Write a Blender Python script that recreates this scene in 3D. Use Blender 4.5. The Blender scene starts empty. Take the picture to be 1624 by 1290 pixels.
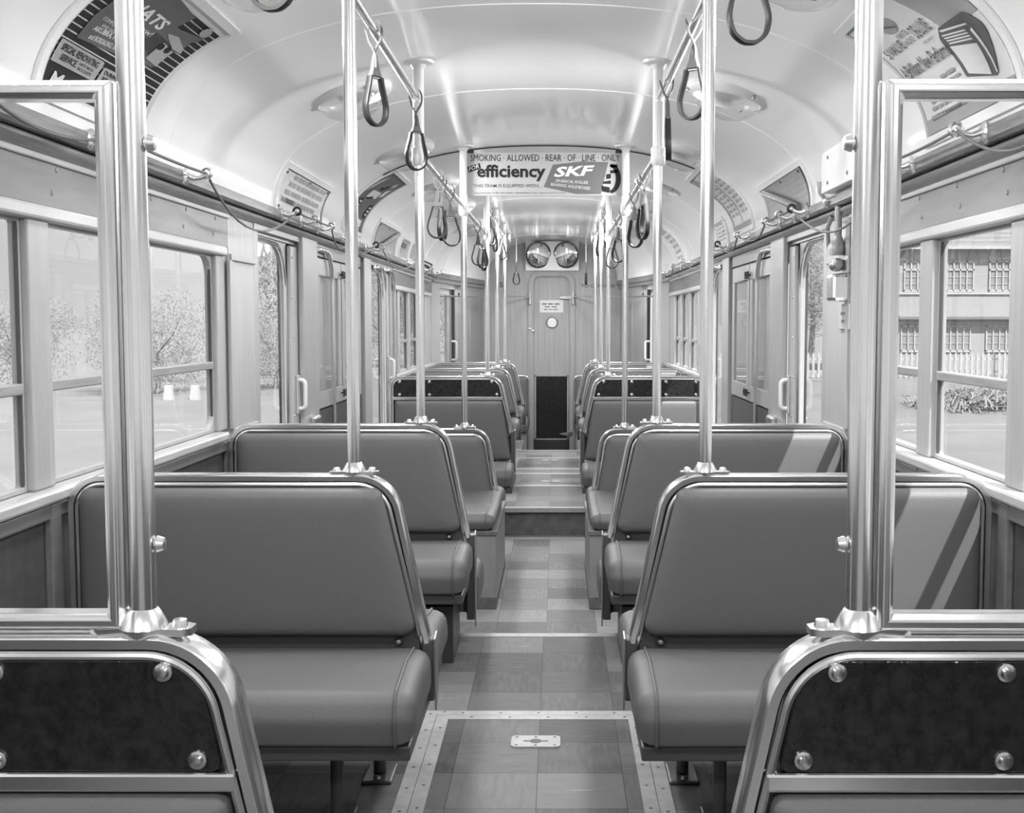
import bpy, bmesh, math, random
from mathutils import Vector, Matrix
PI = math.pi
S = bpy.context.scene
COL = S.collection
R = random.Random(7)

# ------------------------------------------------------------------ camera
cd = bpy.data.cameras.new('camera'); cam = bpy.data.objects.new('camera', cd); COL.objects.link(cam)
cam.location = (0.070, 0.0, 1.215)
cam.rotation_euler = (PI/2 - 0.0688, 0, 0.0026)
cd.sensor_width = 36.0; cd.lens = 36.0*1841/1624
cd.shift_x = -(879-812)/1624.0; cd.shift_y = -8/1624.0
cd.clip_start = 0.02; cd.clip_end = 900
S.camera = cam
# ------------------------------------------------------------------ world, sun, exposure
W = bpy.data.worlds.new('sky'); S.world = W; W.use_nodes = True
nt = W.node_tree; nt.nodes.clear()
wo = nt.nodes.new('ShaderNodeOutputWorld'); bg = nt.nodes.new('ShaderNodeBackground')
tc = nt.nodes.new('ShaderNodeTexCoord'); sp_ = nt.nodes.new('ShaderNodeSeparateXYZ'); rp = nt.nodes.new('ShaderNodeValToRGB')
nt.links.new(tc.outputs['Generated'], sp_.inputs[0]); nt.links.new(sp_.outputs['Z'], rp.inputs[0])
nt.links.new(rp.outputs[0], bg.inputs[0]); nt.links.new(bg.outputs[0], wo.inputs[0])
rp.color_ramp.elements[0].position = 0.12; rp.color_ramp.elements[0].color = (.345, .345, .345, 1)
rp.color_ramp.elements[1].position = 0.75; rp.color_ramp.elements[1].color = (1, 1, 1, 1)
bg.inputs[1].default_value = 1.9
sun = bpy.data.lights.new('sun', 'SUN'); so = bpy.data.objects.new('sun', sun); COL.objects.link(so)
so.rotation_euler = Vector((-.36, .45, -.82)).to_track_quat('-Z', 'Y').to_euler()
sun.energy = 13.0; sun.angle = 0.009
LAMP_W = 62.0
S.view_settings.view_transform = 'Standard'; S.view_settings.look = 'None'
S.view_settings.exposure = 0.0; S.view_settings.gamma = 1.0
try: S.view_settings.use_curve_mapping = False
except Exception: pass

# ------------------------------------------------------------------ materials
def mk(name, v, rough=.5, metal=0., spec=.5, coat=0.):
    m = bpy.data.materials.new(name); m.use_nodes = True
    b = m.node_tree.nodes['Principled BSDF']
    b.inputs['Base Color'].default_value = (v, v, v, 1)
    b.inputs['Roughness'].default_value = rough; b.inputs['Metallic'].default_value = metal
    b.inputs['Specular IOR Level'].default_value = spec; b.inputs['Coat Weight'].default_value = coat
    return m
def nodes(m): return m.node_tree.nodes, m.node_tree.links, m.node_tree.nodes['Principled BSDF']
def grain(m, lo, hi, scale, stretch, detail=4., bump=0., coord='Object'):
    """noise between two greys, stretched along an axis; optional bump"""
    n, l, b = nodes(m)
    t = n.new('ShaderNodeTexCoord'); mp = n.new('ShaderNodeMapping'); mp.inputs['Scale'].default_value = stretch
    nz = n.new('ShaderNodeTexNoise'); nz.inputs['Scale'].default_value = scale; nz.inputs['Detail'].default_value = detail
    r = n.new('ShaderNodeMapRange'); r.inputs['From Min'].default_value = .3; r.inputs['From Max'].default_value = .7
    r.inputs['To Min'].default_value = lo; r.inputs['To Max'].default_value = hi
    l.new(t.outputs[coord], mp.inputs[0]); l.new(mp.outputs[0], nz.inputs[0]); l.new(nz.outputs[0], r.inputs[0]); l.new(r.outputs[0], b.inputs['Base Color'])
    if bump:
        bp = n.new('ShaderNodeBump'); bp.inputs['Strength'].default_value = bump; bp.inputs['Distance'].default_value = .002
        l.new(nz.outputs[0], bp.inputs['Height']); l.new(bp.outputs[0], b.inputs['Normal'])
    return m
M = {}
M['ceiling'] = mk('cream_enamel_ceiling', .88, .14, spec=.4)
def ceil_bump():
    n, l, b = nodes(M['ceiling']); t = n.new('ShaderNodeTexCoord'); nz = n.new('ShaderNodeTexNoise'); nz.inputs['Scale'].default_value = 1.6
    bp = n.new('ShaderNodeBump'); bp.inputs['Strength'].default_value = .2; bp.inputs['Distance'].default_value = .003
    l.new(t.outputs['Object'], nz.inputs[0]); l.new(nz.outputs[0], bp.inputs['Height']); l.new(bp.outputs[0], b.inputs['Normal'])
ceil_bump()
M['cream'] = mk('cream_enamel', .40, .35)
M['post'] = grain(mk('varnished_pale_wood', .5, .35, spec=.35), .30, .35, 9, (6, 6, .5))
M['ply'] = grain(mk('varnished_plywood', .4, .35, spec=.3), .12, .16, 7, (6, .6, 5))
M['endply'] = grain(mk('bulkhead_veneer', .4, .4), .30, .37, 6, (9, 9, .35))
M['cornice'] = grain(mk('dark_cornice_wood', .2, .25), .14, .24, 12, (8, .5, 8))
M['mould'] = grain(mk('moulding_wood', .4, .25), .22, .30, 10, (8, .5, 8))
M['sill'] = grain(mk('sill_wood', .5, .22), .36, .44, 9, (8, .6, 8))
M['wains'] = grain(mk('dark_wainscot', .06, .35), .05, .075, 20, (1, 1, 1))
M['seat'] = grain(mk('grey_leathercloth', .12, .5, spec=.4), .088, .100, 420, (1, 1, 1), 2, .35)
M['seatdark'] = mk('dark_seat_frame', .045, .45)
M['leg'] = mk('painted_leg_tube', .05, .4)
M['chrome'] = mk('polished_chrome', .86, .2, 1.)
M['steel'] = mk('worn_steel_plate', .35, .4, 1.)
M['alu'] = grain(mk('brushed_edge_strip', .5, .5, .1), .26, .32, 30, (1, 1, 1))
M['screw'] = mk('screw_head', .10, .4, .5)
M['brass'] = mk('bright_screw', .7, .2, 1.)
M['black'] = grain(mk('black_crackle_panel', .012, .2, spec=.45), .008, .020, 60, (1, 1, 1), 3, .9)
M['kick'] = mk('dark_kick_panel', .025, .4)
M['strap'] = mk('dark_leather_strap', .014, .45, spec=.3)
M['hook'] = mk('strap_hook_leather', .10, .5, 0., .2)
M['white'] = mk('white_enamel', .62, .3)
M['riser'] = grain(mk('dark_riser_lino', .07, .55), .065, .12, 18, (1, 1, 1))
M['boxlino'] = grain(mk('box_lino', .2, .5), .18, .22, 14, (1, 1, 1))
M['cord'] = mk('grey_cord', .12, .6)
M['rubber'] = mk('black_rubber', .015, .4)
M['card'] = mk('pale_card', .66, .45)
M['ink'] = mk('dark_ink', .03, .6, spec=.1)
M['inkmid'] = mk('mid_ink', .13, .6, spec=.15)
M['inkpale'] = mk('pale_ink', .36, .6, spec=.2)
M['paper'] = mk('white_paper', .72, .5)
M['greypanel'] = grain(mk('grey_gear_panel', .3, .4), .27, .33, 6, (4, 1, 1))
M['signboard'] = mk('cream_signboard', .44, .6, spec=.2); M['patch'] = mk('grey_sign_patch', .16, .6, spec=.1)
M['mirror'] = mk('mirror_glass', .92, .01, 1.)
M['dark'] = mk('dark_gap', .02, .6)
def floor_mat(name, ox, oy, lo, hi):
    m = mk(name, .2, .55, spec=.15); n, l, b = nodes(m); T = .2286
    g = n.new('ShaderNodeNewGeometry'); mp = n.new('ShaderNodeMapping'); mp.inputs['Location'].default_value = (-ox/T + 40, -oy/T + 40, 0); mp.inputs['Scale'].default_value = (1/T, 1/T, 1)
    l.new(g.outputs['Position'], mp.inputs[0])
    fl = n.new('ShaderNodeVectorMath'); fl.operation = 'FLOOR'; l.new(mp.outputs[0], fl.inputs[0])
    fr = n.new('ShaderNodeVectorMath'); fr.operation = 'FRACTION'; l.new(mp.outputs[0], fr.inputs[0])
    sx = n.new('ShaderNodeSeparateXYZ'); l.new(fl.outputs[0], sx.inputs[0])
    cb = n.new('ShaderNodeCombineXYZ'); l.new(sx.outputs[0], cb.inputs[0]); l.new(sx.outputs[1], cb.inputs[1])
    wn = n.new('ShaderNodeTexWhiteNoise'); wn.noise_dimensions = '2D'; l.new(cb.outputs[0], wn.inputs['Vector'])
    ad = n.new('ShaderNodeMath'); ad.operation = 'ADD'; l.new(sx.outputs[0], ad.inputs[0]); l.new(sx.outputs[1], ad.inputs[1])
    md = n.new('ShaderNodeMath'); md.operation = 'MODULO'; md.inputs[1].default_value = 2; l.new(ad.outputs[0], md.inputs[0])
    n1 = n.new('ShaderNodeTexNoise'); m1 = n.new('ShaderNodeMapping'); m1.inputs['Scale'].default_value = (9, 110, 1); l.new(g.outputs['Position'], m1.inputs[0]); l.new(m1.outputs[0], n1.inputs[0]); n1.inputs['Scale'].default_value = 1; n1.inputs['Detail'].default_value = 4
    n2 = n.new('ShaderNodeTexNoise'); m2 = n.new('ShaderNodeMapping'); m2.inputs['Scale'].default_value = (70, 12, 1); l.new(g.outputs['Position'], m2.inputs[0]); l.new(m2.outputs[0], n2.inputs[0]); n2.inputs['Scale'].default_value = 1; n2.inputs['Detail'].default_value = 4
    mx = n.new('ShaderNodeMix'); l.new(md.outputs[0], mx.inputs[0]); l.new(n1.outputs[0], mx.inputs[2]); l.new(n2.outputs[0], mx.inputs[3])
    # tile value = lo + (hi-lo)*(0.65 rnd + 0.35 streak)
    a1 = n.new('ShaderNodeMath'); a1.operation = 'MULTIPLY'; a1.inputs[1].default_value = .95; l.new(wn.outputs['Value'], a1.inputs[0])
    a2 = n.new('ShaderNodeMath'); a2.operation = 'MULTIPLY_ADD'; a2.inputs[1].default_value = .9; l.new(mx.outputs[0], a2.inputs[0]); l.new(a1.outputs[0], a2.inputs[2])
    rg = n.new('ShaderNodeMapRange'); rg.inputs['From Min'].default_value = .25; rg.inputs['From Max'].default_value = 1.4; rg.inputs['To Min'].default_value = lo; rg.inputs['To Max'].default_value = hi
    l.new(a2.outputs[0], rg.inputs[0])
    # white scuffs
    sc = n.new('ShaderNodeTexNoise'); ms = n.new('ShaderNodeMapping'); ms.inputs['Scale'].default_value = (5, 70, 1); l.new(g.outputs['Position'], ms.inputs[0]); l.new(ms.outputs[0], sc.inputs[0]); sc.inputs['Scale'].default_value = 1.0; sc.inputs['Detail'].default_value = 6
    sr = n.new('ShaderNodeMapRange'); sr.inputs['From Min'].default_value = .68; sr.inputs['From Max'].default_value = .74; sr.inputs['To Max'].default_value = .12; l.new(sc.outputs[0], sr.inputs[0])
    a3 = n.new('ShaderNodeMath'); a3.operation = 'ADD'; l.new(rg.outputs[0], a3.inputs[0]); l.new(sr.outputs[0], a3.inputs[1])
    # joints
    sf = n.new('ShaderNodeSeparateXYZ'); l.new(fr.outputs[0], sf.inputs[0])
    jm = []
    for k in (0, 1):
        s1 = n.new('ShaderNodeMath'); s1.operation = 'SUBTRACT'; s1.inputs[1].default_value = .5; l.new(sf.outputs[k], s1.inputs[0])
        ab = n.new('ShaderNodeMath'); ab.operation = 'ABSOLUTE'; l.new(s1.outputs[0], ab.inputs[0])
        gt = n.new('ShaderNodeMath'); gt.operation = 'GREATER_THAN'; gt.inputs[1].default_value = .4962; l.new(ab.outputs[0], gt.inputs[0]); jm.append(gt)
    mxm = n.new('ShaderNodeMath'); mxm.operation = 'MAXIMUM'; l.new(jm[0].outputs[0], mxm.inputs[0]); l.new(jm[1].outputs[0], mxm.inputs[1])
    fin = n.new('ShaderNodeMix'); l.new(mxm.outputs[0], fin.inputs[0]); l.new(a3.outputs[0], fin.inputs[2]); fin.inputs[3].default_value = lo*.55
    l.new(fin.outputs[0], b.inputs['Base Color'])
    return m
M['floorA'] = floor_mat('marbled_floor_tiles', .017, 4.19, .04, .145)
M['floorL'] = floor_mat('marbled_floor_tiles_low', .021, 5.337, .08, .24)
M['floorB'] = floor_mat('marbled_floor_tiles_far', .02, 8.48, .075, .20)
def glass_mat(name, tint, ior_f, rough=0.):
    m = bpy.data.materials.new(name); m.use_nodes = True; n = m.node_tree.nodes; l = m.node_tree.links; n.clear()
    o = n.new('ShaderNodeOutputMaterial'); mx = n.new('ShaderNodeMixShader'); t = n.new('ShaderNodeBsdfTransparent'); g = n.new('ShaderNodeBsdfGlossy')
    t.inputs[0].default_value = (tint, tint, tint, 1); g.inputs['Roughness'].default_value = rough
    f = n.new('ShaderNodeFresnel'); f.inputs[0].default_value = ior_f
    ge = n.new('ShaderNodeNewGeometry'); iv = n.new('ShaderNodeMath'); iv.operation = 'SUBTRACT'; iv.inputs[0].default_value = 1; l.new(ge.outputs['Backfacing'], iv.inputs[1])
    mu = n.new('ShaderNodeMath'); mu.operation = 'MULTIPLY'; l.new(f.outputs[0], mu.inputs[0]); l.new(iv.outputs[0], mu.inputs[1])   # only the outer face of a pane reflects
    l.new(mu.outputs[0], mx.inputs[0]); l.new(t.outputs[0], mx.inputs[1]); l.new(g.outputs[0], mx.inputs[2]); l.new(mx.outputs[0], o.inputs[0])
    return m
M['glass'] = glass_mat('window_glass', .97, 1.35)
M['screen'] = glass_mat('screen_glass', .97, 1.4)
M['bowl'] = glass_mat('lamp_bowl_glass', .95, 1.5, .04)

# ------------------------------------------------------------------ mesh helpers
class MB:
    def __init__(s): s.v = []; s.f = []; s.sm = []
    def add(s, vs, fs, smooth=False):
        o = len(s.v); s.v += [Vector(p) for p in vs]; s.f += [[i+o for i in f] for f in fs]; s.sm += [smooth]*len(fs); return s
    def box(s, x0, x1, y0, y1, z0, z1, mat=None):
        vs = [Vector((x, y, z)) for x in (x0, x1) for y in (y0, y1) for z in (z0, z1)]
        if mat: vs = [mat @ p for p in vs]
        return s.add(vs, [(0, 1, 3, 2), (4, 6, 7, 5), (0, 4, 5, 1), (2, 3, 7, 6), (0, 2, 6, 4), (1, 5, 7, 3)])
    def sweep(s, path, sec, up=None, closed=False, smooth=True, caps=True, scale=None):
        path = [Vector(p) for p in path]; n = len(path); rings = []; pn = None
        for i, p in enumerate(path):
            if closed: t = path[(i+1) % n]-path[i-1]
            else: t = path[min(i+1, n-1)]-path[max(i-1, 0)]
            t.normalize()
            if up is not None:
                bn = Vector(up); nn = bn.cross(t)
                if nn.length < 1e-6: nn = Vector((1, 0, 0))
                nn.normalize(); b2 = bn
            else:
                if pn is None:
                    a = Vector((0, 0, 1)) if abs(t.z) < .9 else Vector((1, 0, 0))
                    nn = a.cross(t).normalized()
                else:
                    nn = (pn-t*pn.dot(t)).normalized()
                pn = nn; b2 = t.cross(nn)
            k = scale[i] if scale else 1.; mi = 1.
            if up is not None and (closed or 0 < i < n-1):
                e1 = (p-path[i-1]).normalized(); e2 = (path[(i+1) % n]-p).normalized(); mi = 1/max(math.cos(e1.angle(e2)/2), .4)
            # mitre compensation for in-plane sections
            rings.append([p+nn*a*k*mi+b2*b*k for a, b in sec])
        m = len(sec); vs = [q for r in rings for q in r]; fs = []
        for i in range(n if closed else n-1):
            j = (i+1) % n
            for k in range(m): fs.append((i*m+k, i*m+(k+1) % m, j*m+(k+1) % m, j*m+k))
        s.add(vs, fs, smooth)
        if caps and not closed:
            s.add(rings[0], [tuple(range(m))[::-1]]); s.add(rings[-1], [tuple(range(m))])
        return s
    def tube(s, path, r, seg=12, closed=False, caps=True, scale=None):
        return s.sweep(path, [(r*math.cos(2*PI*k/seg), r*math.sin(2*PI*k/seg)) for k in range(seg)], None, closed, True, caps, scale)
    def lathe(s, prof, seg=24, mat=None, smooth=True):
        vs = []; fs = []
        for r, z in prof:
            for k in range(seg): vs.append(Vector((r*math.cos(2*PI*k/seg), r*math.sin(2*PI*k/seg), z)))
        if mat: vs = [mat @ p for p in vs]
        for i in range(len(prof)-1):
            for k in range(seg): fs.append((i*seg+k, i*seg+(k+1) % seg, (i+1)*seg+(k+1) % seg, (i+1)*seg+k))
        s.add(vs, fs, smooth)
        if prof[0][0] > 1e-5: s.add(vs[:seg], [tuple(range(seg))[::-1]])
        if prof[-1][0] > 1e-5: s.add(vs[-seg:], [tuple(range(seg))])
        return s
    def rings(s, rs, cap0=True, cap1=True, smooth=True):
        m = len(rs[0]); vs = [Vector(p) for r in rs for p in r]; fs = []
        for i in range(len(rs)-1):
            for k in range(m): fs.append((i*m+k, i*m+(k+1) % m, (i+1)*m+(k+1) % m, (i+1)*m+k))
        s.add(vs, fs, smooth)
        if cap0: s.add(rs[0], [tuple(range(m))[::-1]], smooth)
        if cap1: s.add(rs[-1], [tuple(range(m))], smooth)
        return s
    def prism(s, poly, fn, d0, d1):
        """poly: 2-D outline; fn(a,b,d) -> 3-D point; extruded from d0 to d1"""
        return s.rings([[fn(a, b, d0) for a, b in poly], [fn(a, b, d1) for a, b in poly]], smooth=False)
    def build(s, name, mat, parent=None, world=True, bev=0., kind=None):
        me = bpy.data.meshes.new(name)
        off = Vector((0, 0, 0)); q = parent
        if parent is not None and world:
            while q is not None: off += q.location; q = q.parent
        me.from_pydata([tuple(p-off) for p in s.v], [], s.f)
        bm = bmesh.new(); bm.from_mesh(me); bmesh.ops.remove_doubles(bm, verts=bm.verts, dist=1e-6)
        bmesh.ops.recalc_face_normals(bm, faces=bm.faces); bm.to_mesh(me); bm.free()
        if any(s.sm):
            for p in me.polygons: p.use_smooth = True
            try: me.set_sharp_from_angle(angle=math.radians(42))
            except Exception: pass
        o = bpy.data.objects.new(name, me); COL.objects.link(o); me.materials.append(mat)
        if parent is not None: o.parent = parent
        if bev:
            b = o.modifiers.new('bevel', 'BEVEL'); b.width = bev; b.segments = 2; b.limit_method = 'ANGLE'
        if kind: o['kind'] = kind
        return o
def tag(o, label, cat, group=None, kind=None):
    o['label'] = label; o['category'] = cat
    if group: o['group'] = group
    if kind: o['kind'] = kind
    return o
def thing(name, label, cat, loc=(0, 0, 0), group=None):
    o = bpy.data.objects.new(name, None); COL.objects.link(o); o.location = loc; o.empty_display_size = .05
    return tag(o, label, cat, group)
def struct(name, mb, mat, bev=0., parent=None):
    return mb.build(name, mat, parent, bev=bev, kind='structure' if parent is None else None)
def dup(root, loc, rz=0., label=None, group=None, sc=1.):
    r = root.copy(); COL.objects.link(r); r.location = loc; r.rotation_euler = (0, 0, rz); r.scale = (sc, sc, sc)
    if label: r['label'] = label
    if group: r['group'] = group
    for ch in list(root.children):
        c = ch.copy(); COL.objects.link(c); c.parent = r
        for g in list(ch.children):
            d = g.copy(); COL.objects.link(d); d.parent = c
    return r
def fillet(pts, rad, n=6, closed=True):
    pts = [Vector(p) for p in pts]; N = len(pts); out = []
    if not isinstance(rad, (list, tuple)): rad = [rad]*N
    for i, p in enumerate(pts):
        if (not closed and i in (0, N-1)) or rad[i] <= 0: out.append(p); continue
        a = (pts[i-1]-p); b = (pts[(i+1) % N]-p); la, lb = a.length, b.length; a.normalize(); b.normalize()
        ang = a.angle(b)
        if ang > PI-1e-3: out.append(p); continue
        t = min(rad[i]/math.tan(ang/2), la*.49, lb*.49); r = t*math.tan(ang/2)
        c = p+(a+b).normalized()*(r/math.sin(ang/2))
        u = (p+a*t)-c; v = (p+b*t)-c; w = u.angle(v)
        for k in range(n+1):
            f = k/n
            out.append(c+(u*math.sin((1-f)*w)+v*math.sin(f*w))/math.sin(w))
    return out
def inset(poly, d):
    """inset a convex 2-D corner polygon by d"""
    P = [Vector((p[0], p[1])) for p in poly]; N = len(P)
    area = sum(P[i].x*P[(i+1) % N].y-P[(i+1) % N].x*P[i].y for i in range(N)); sg = 1 if area > 0 else -1
    out = []
    for i in range(N):
        a, b, c = P[i-1], P[i], P[(i+1) % N]
        e1 = (b-a).normalized(); e2 = (c-b).normalized()
        n1 = Vector((-e1.y, e1.x))*sg; n2 = Vector((-e2.y, e2.x))*sg
        k = 1+n1.dot(n2); out.append(tuple(b+(n1+n2)*(d/k)))
    return out
def f2(poly, r, n=5):
    return [(p.x, p.y) for p in fillet([(a, b, 0) for a, b in poly], r, n)]
def arc(cx, cy, r, a0, a1, n=12, ry=None):
    return [(cx+r*math.cos(math.radians(a0+(a1-a0)*k/n)), cy+(ry or r)*math.sin(math.radians(a0+(a1-a0)*k/n))) for k in range(n+1)]
def rect(x0, x1, y0, y1): return [(x0, y0), (x1, y0), (x1, y1), (x0, y1)]

# ------------------------------------------------------------------ cove profile
CA, CB, CZ0, CN = 1.15, .5, 1.70, 2.25
_th = [PI/2*k/240 for k in range(241)]
_px = [CA*max(math.cos(t), 0)**(2/CN) for t in _th]; _pz = [CZ0+CB*math.sin(t)**(2/CN) for t in _th]
_s = [0.]
for i in range(240): _s.append(_s[-1]+math.hypot(_px[i+1]-_px[i], _pz[i+1]-_pz[i]))
def cove(s):
    i = 0
    lo, hi = 0, 239
    while lo < hi:
        m = (lo+hi+1)//2
        if _s[m] <= s: lo = m
        else: hi = m-1
    i = lo; f = (s-_s[i])/max(_s[i+1]-_s[i], 1e-9)
    x = _px[i]+f*(_px[i+1]-_px[i]); z = _pz[i]+f*(_pz[i+1]-_pz[i])
    tx, tz = _px[i+1]-_px[i], _pz[i+1]-_pz[i]; L = math.hypot(tx, tz)
    return x, z, -tz/L, tx/L        # position and inward normal on the +X side
def cove_pt(side, Y, s, off):
    x, z, nx, nz = cove(max(s, 0)); return Vector((side*(x+nx*off), Y, z+nz*off))
def wtaper(Y):      # half-width scale of the body toward the far end
    if Y > 11.7: return 1-.30*(Y-11.7)/2.5
    return 1.

# ------------------------------------------------------------------ flat artwork helpers
def txt2d(s, shear=0., bold=0.):
    c = bpy.data.curves.new('lettering', 'FONT'); c.body = s; c.size = 1; c.resolution_u = 2; c.offset = bold; c.shear = shear; c.fill_mode = 'BOTH'
    o = bpy.data.objects.new('lettering', c); COL.objects.link(o)
    dg = bpy.context.evaluated_depsgraph_get(); me = bpy.data.meshes.new_from_object(o.evaluated_get(dg))
    vs = [(v.co.x, v.co.y) for v in me.vertices]; fs = [list(p.vertices) for p in me.polygons]
    bpy.data.objects.remove(o); bpy.data.curves.remove(c); bpy.data.meshes.remove(me)
    return vs, fs
class Art:
    """2-D artwork (polygons and text) mapped onto a surface by fn(u, v, height)"""
    def __init__(s): s.v = []; s.f = []
    def poly(s, pts): o = len(s.v); s.v += list(pts); s.f.append(list(range(o, o+len(pts)))); return s
    def rect(s, x0, x1, y0, y1): return s.poly(rect(x0, x1, y0, y1))
    def text(s, t, x0, x1, y0, y1, rot=0., shear=0., bold=0., slope=0.):
        vs, fs = txt2d(t, shear, bold)
        ax = min(p[0] for p in vs); bx = max(p[0] for p in vs); ay = min(p[1] for p in vs); by = max(p[1] for p in vs)
        o = len(s.v)
        for x, y in vs:
            u = (x-ax)/(bx-ax); w = (y-ay)/(by-ay)
            s.v.append((x0+(x1-x0)*u, y0+(y1-y0)*w+slope*(x1-x0)*u))
        s.f += [[i+o for i in f] for f in fs]; return s
    def line(s, p, q, w):
        d = Vector(q)-Vector(p); n = Vector((-d.y, d.x)).normalized()*w/2; p = Vector(p); q = Vector(q)
        return s.poly([tuple(p-n), tuple(q-n), tuple(q+n), tuple(p+n)])
    def words(s, x0, x1, y0, y1, k, seed, gap=.22):
        """a line of print too small to read: k word-blocks"""
        r = random.Random(seed); w = [r.uniform(.5, 1.4) for _ in range(k)]; t = sum(w); x = x0
        for a in w:
            L = (x1-x0)*a/t; s.rect(x, x+L*(1-gap), y0, y1); x += L
        return s
    def build(s, name, mat, parent, fn, h, cut=0.):
        me = bpy.data.meshes.new(name); me.from_pydata([(a, b, 0) for a, b in s.v], [], s.f)
        bm = bmesh.new(); bm.from_mesh(me)
        if cut:
            y0 = min(p[1] for p in s.v); y1 = max(p[1] for p in s.v); y = math.ceil(y0/cut)*cut
            while y < y1:
                bmesh.ops.bisect_plane(bm, geom=bm.verts[:]+bm.edges[:]+bm.faces[:], plane_co=(0, y, 0), plane_no=(0, 1, 0)); y += cut
        off = parent.location.copy(); q = parent.parent
        while q is not None: off += q.location; q = q.parent
        for v in bm.verts: v.co = fn(v.co.x, v.co.y, h)-off
        bm.to_mesh(me); bm.free()
        o = bpy.data.objects.new(name, me); COL.objects.link(o); o.parent = parent; me.materials.append(mat); return o

# ================================================================== SETTING
# ---- floors
LOW = -.186
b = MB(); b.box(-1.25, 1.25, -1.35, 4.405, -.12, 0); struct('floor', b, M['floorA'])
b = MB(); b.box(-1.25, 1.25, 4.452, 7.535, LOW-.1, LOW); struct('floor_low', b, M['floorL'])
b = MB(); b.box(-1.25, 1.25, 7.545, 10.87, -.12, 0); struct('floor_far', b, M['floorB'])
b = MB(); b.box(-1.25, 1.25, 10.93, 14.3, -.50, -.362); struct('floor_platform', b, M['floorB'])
b = MB(); b.box(-1.25, 1.25, 4.405, 4.452, -.02, .003); struct('trim_1', b, M['alu'], .002)      # nosing of the near step
b = MB(); b.box(-1.25, 1.25, 7.500, 7.545, -.028, .003); struct('trim_2', b, M['alu'], .002)      # nosing of the far step
b = MB(); b.box(-1.25, 1.25, 7.535, 7.545, LOW-.1, -.028); struct('trim_3', b, M['riser'])        # riser
b = MB(); b.box(-1.25, 1.25, 4.39, 4.402, LOW-.1, -.122); struct('trim_4', b, M['riser'])
b = MB(); b.box(-1.25, 1.25, 10.87, 10.93, -.02, .002); struct('trim_5', b, M['alu'])
b = MB(); b.box(-1.25, 1.25, 10.88, 10.92, -.5, -.02); struct('trim_6', b, M['riser'])
# ---- side walls
WINS = [(-1.0, -.25), (-.1, .62), (.74, 1.36), (1.48, 2.08), (2.20, 2.80), (2.92, 3.52), (3.645, 4.345)]
FWINS = [(8.97, 9.27), (9.40, 9.93), (10.06, 10.59), (10.70, 11.20)]
wn = 0; dn = 0
def rounded_hole_frame(b, fn, y0, y1, z0, z1, r, w, d0, d1, corners=(1, 1, 1, 1)):
    """rectangular ring of width w whose inner corners are rounded (fn(y,z,d))"""
    o = [(y0-w, z0-w), (y1+w, z0-w), (y1+w, z1+w), (y0-w, z1+w)]; i = [(y0, z0), (y1, z0), (y1, z1), (y0, z1)]
    rr = [max(r*c, .002) for c in corners]; ii = fillet([(a, c, 0) for a, c in i], rr, 6); n = len(ii)//4
    for q in range(4):
        seg = ii[q*n:(q+1)*n]; seg = [(p.x, p.y) for p in seg]
        poly = [o[q]]+[None]
        # fan from outer corner
        for k in range(len(seg)-1):
            tri = [o[q], seg[k], seg[k+1]]
            b.rings([[fn(a, c, d0) for a, c in tri], [fn(a, c, d1) for a, c in tri]], smooth=False)
        nx = ii[((q+1) % 4)*n]; quad = [o[q], seg[-1], (nx.x, nx.y), o[(q+1) % 4]]
        b.rings([[fn(a, c, d0) for a, c in quad], [fn(a, c, d1) for a, c in quad]], smooth=False)
    return b
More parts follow.
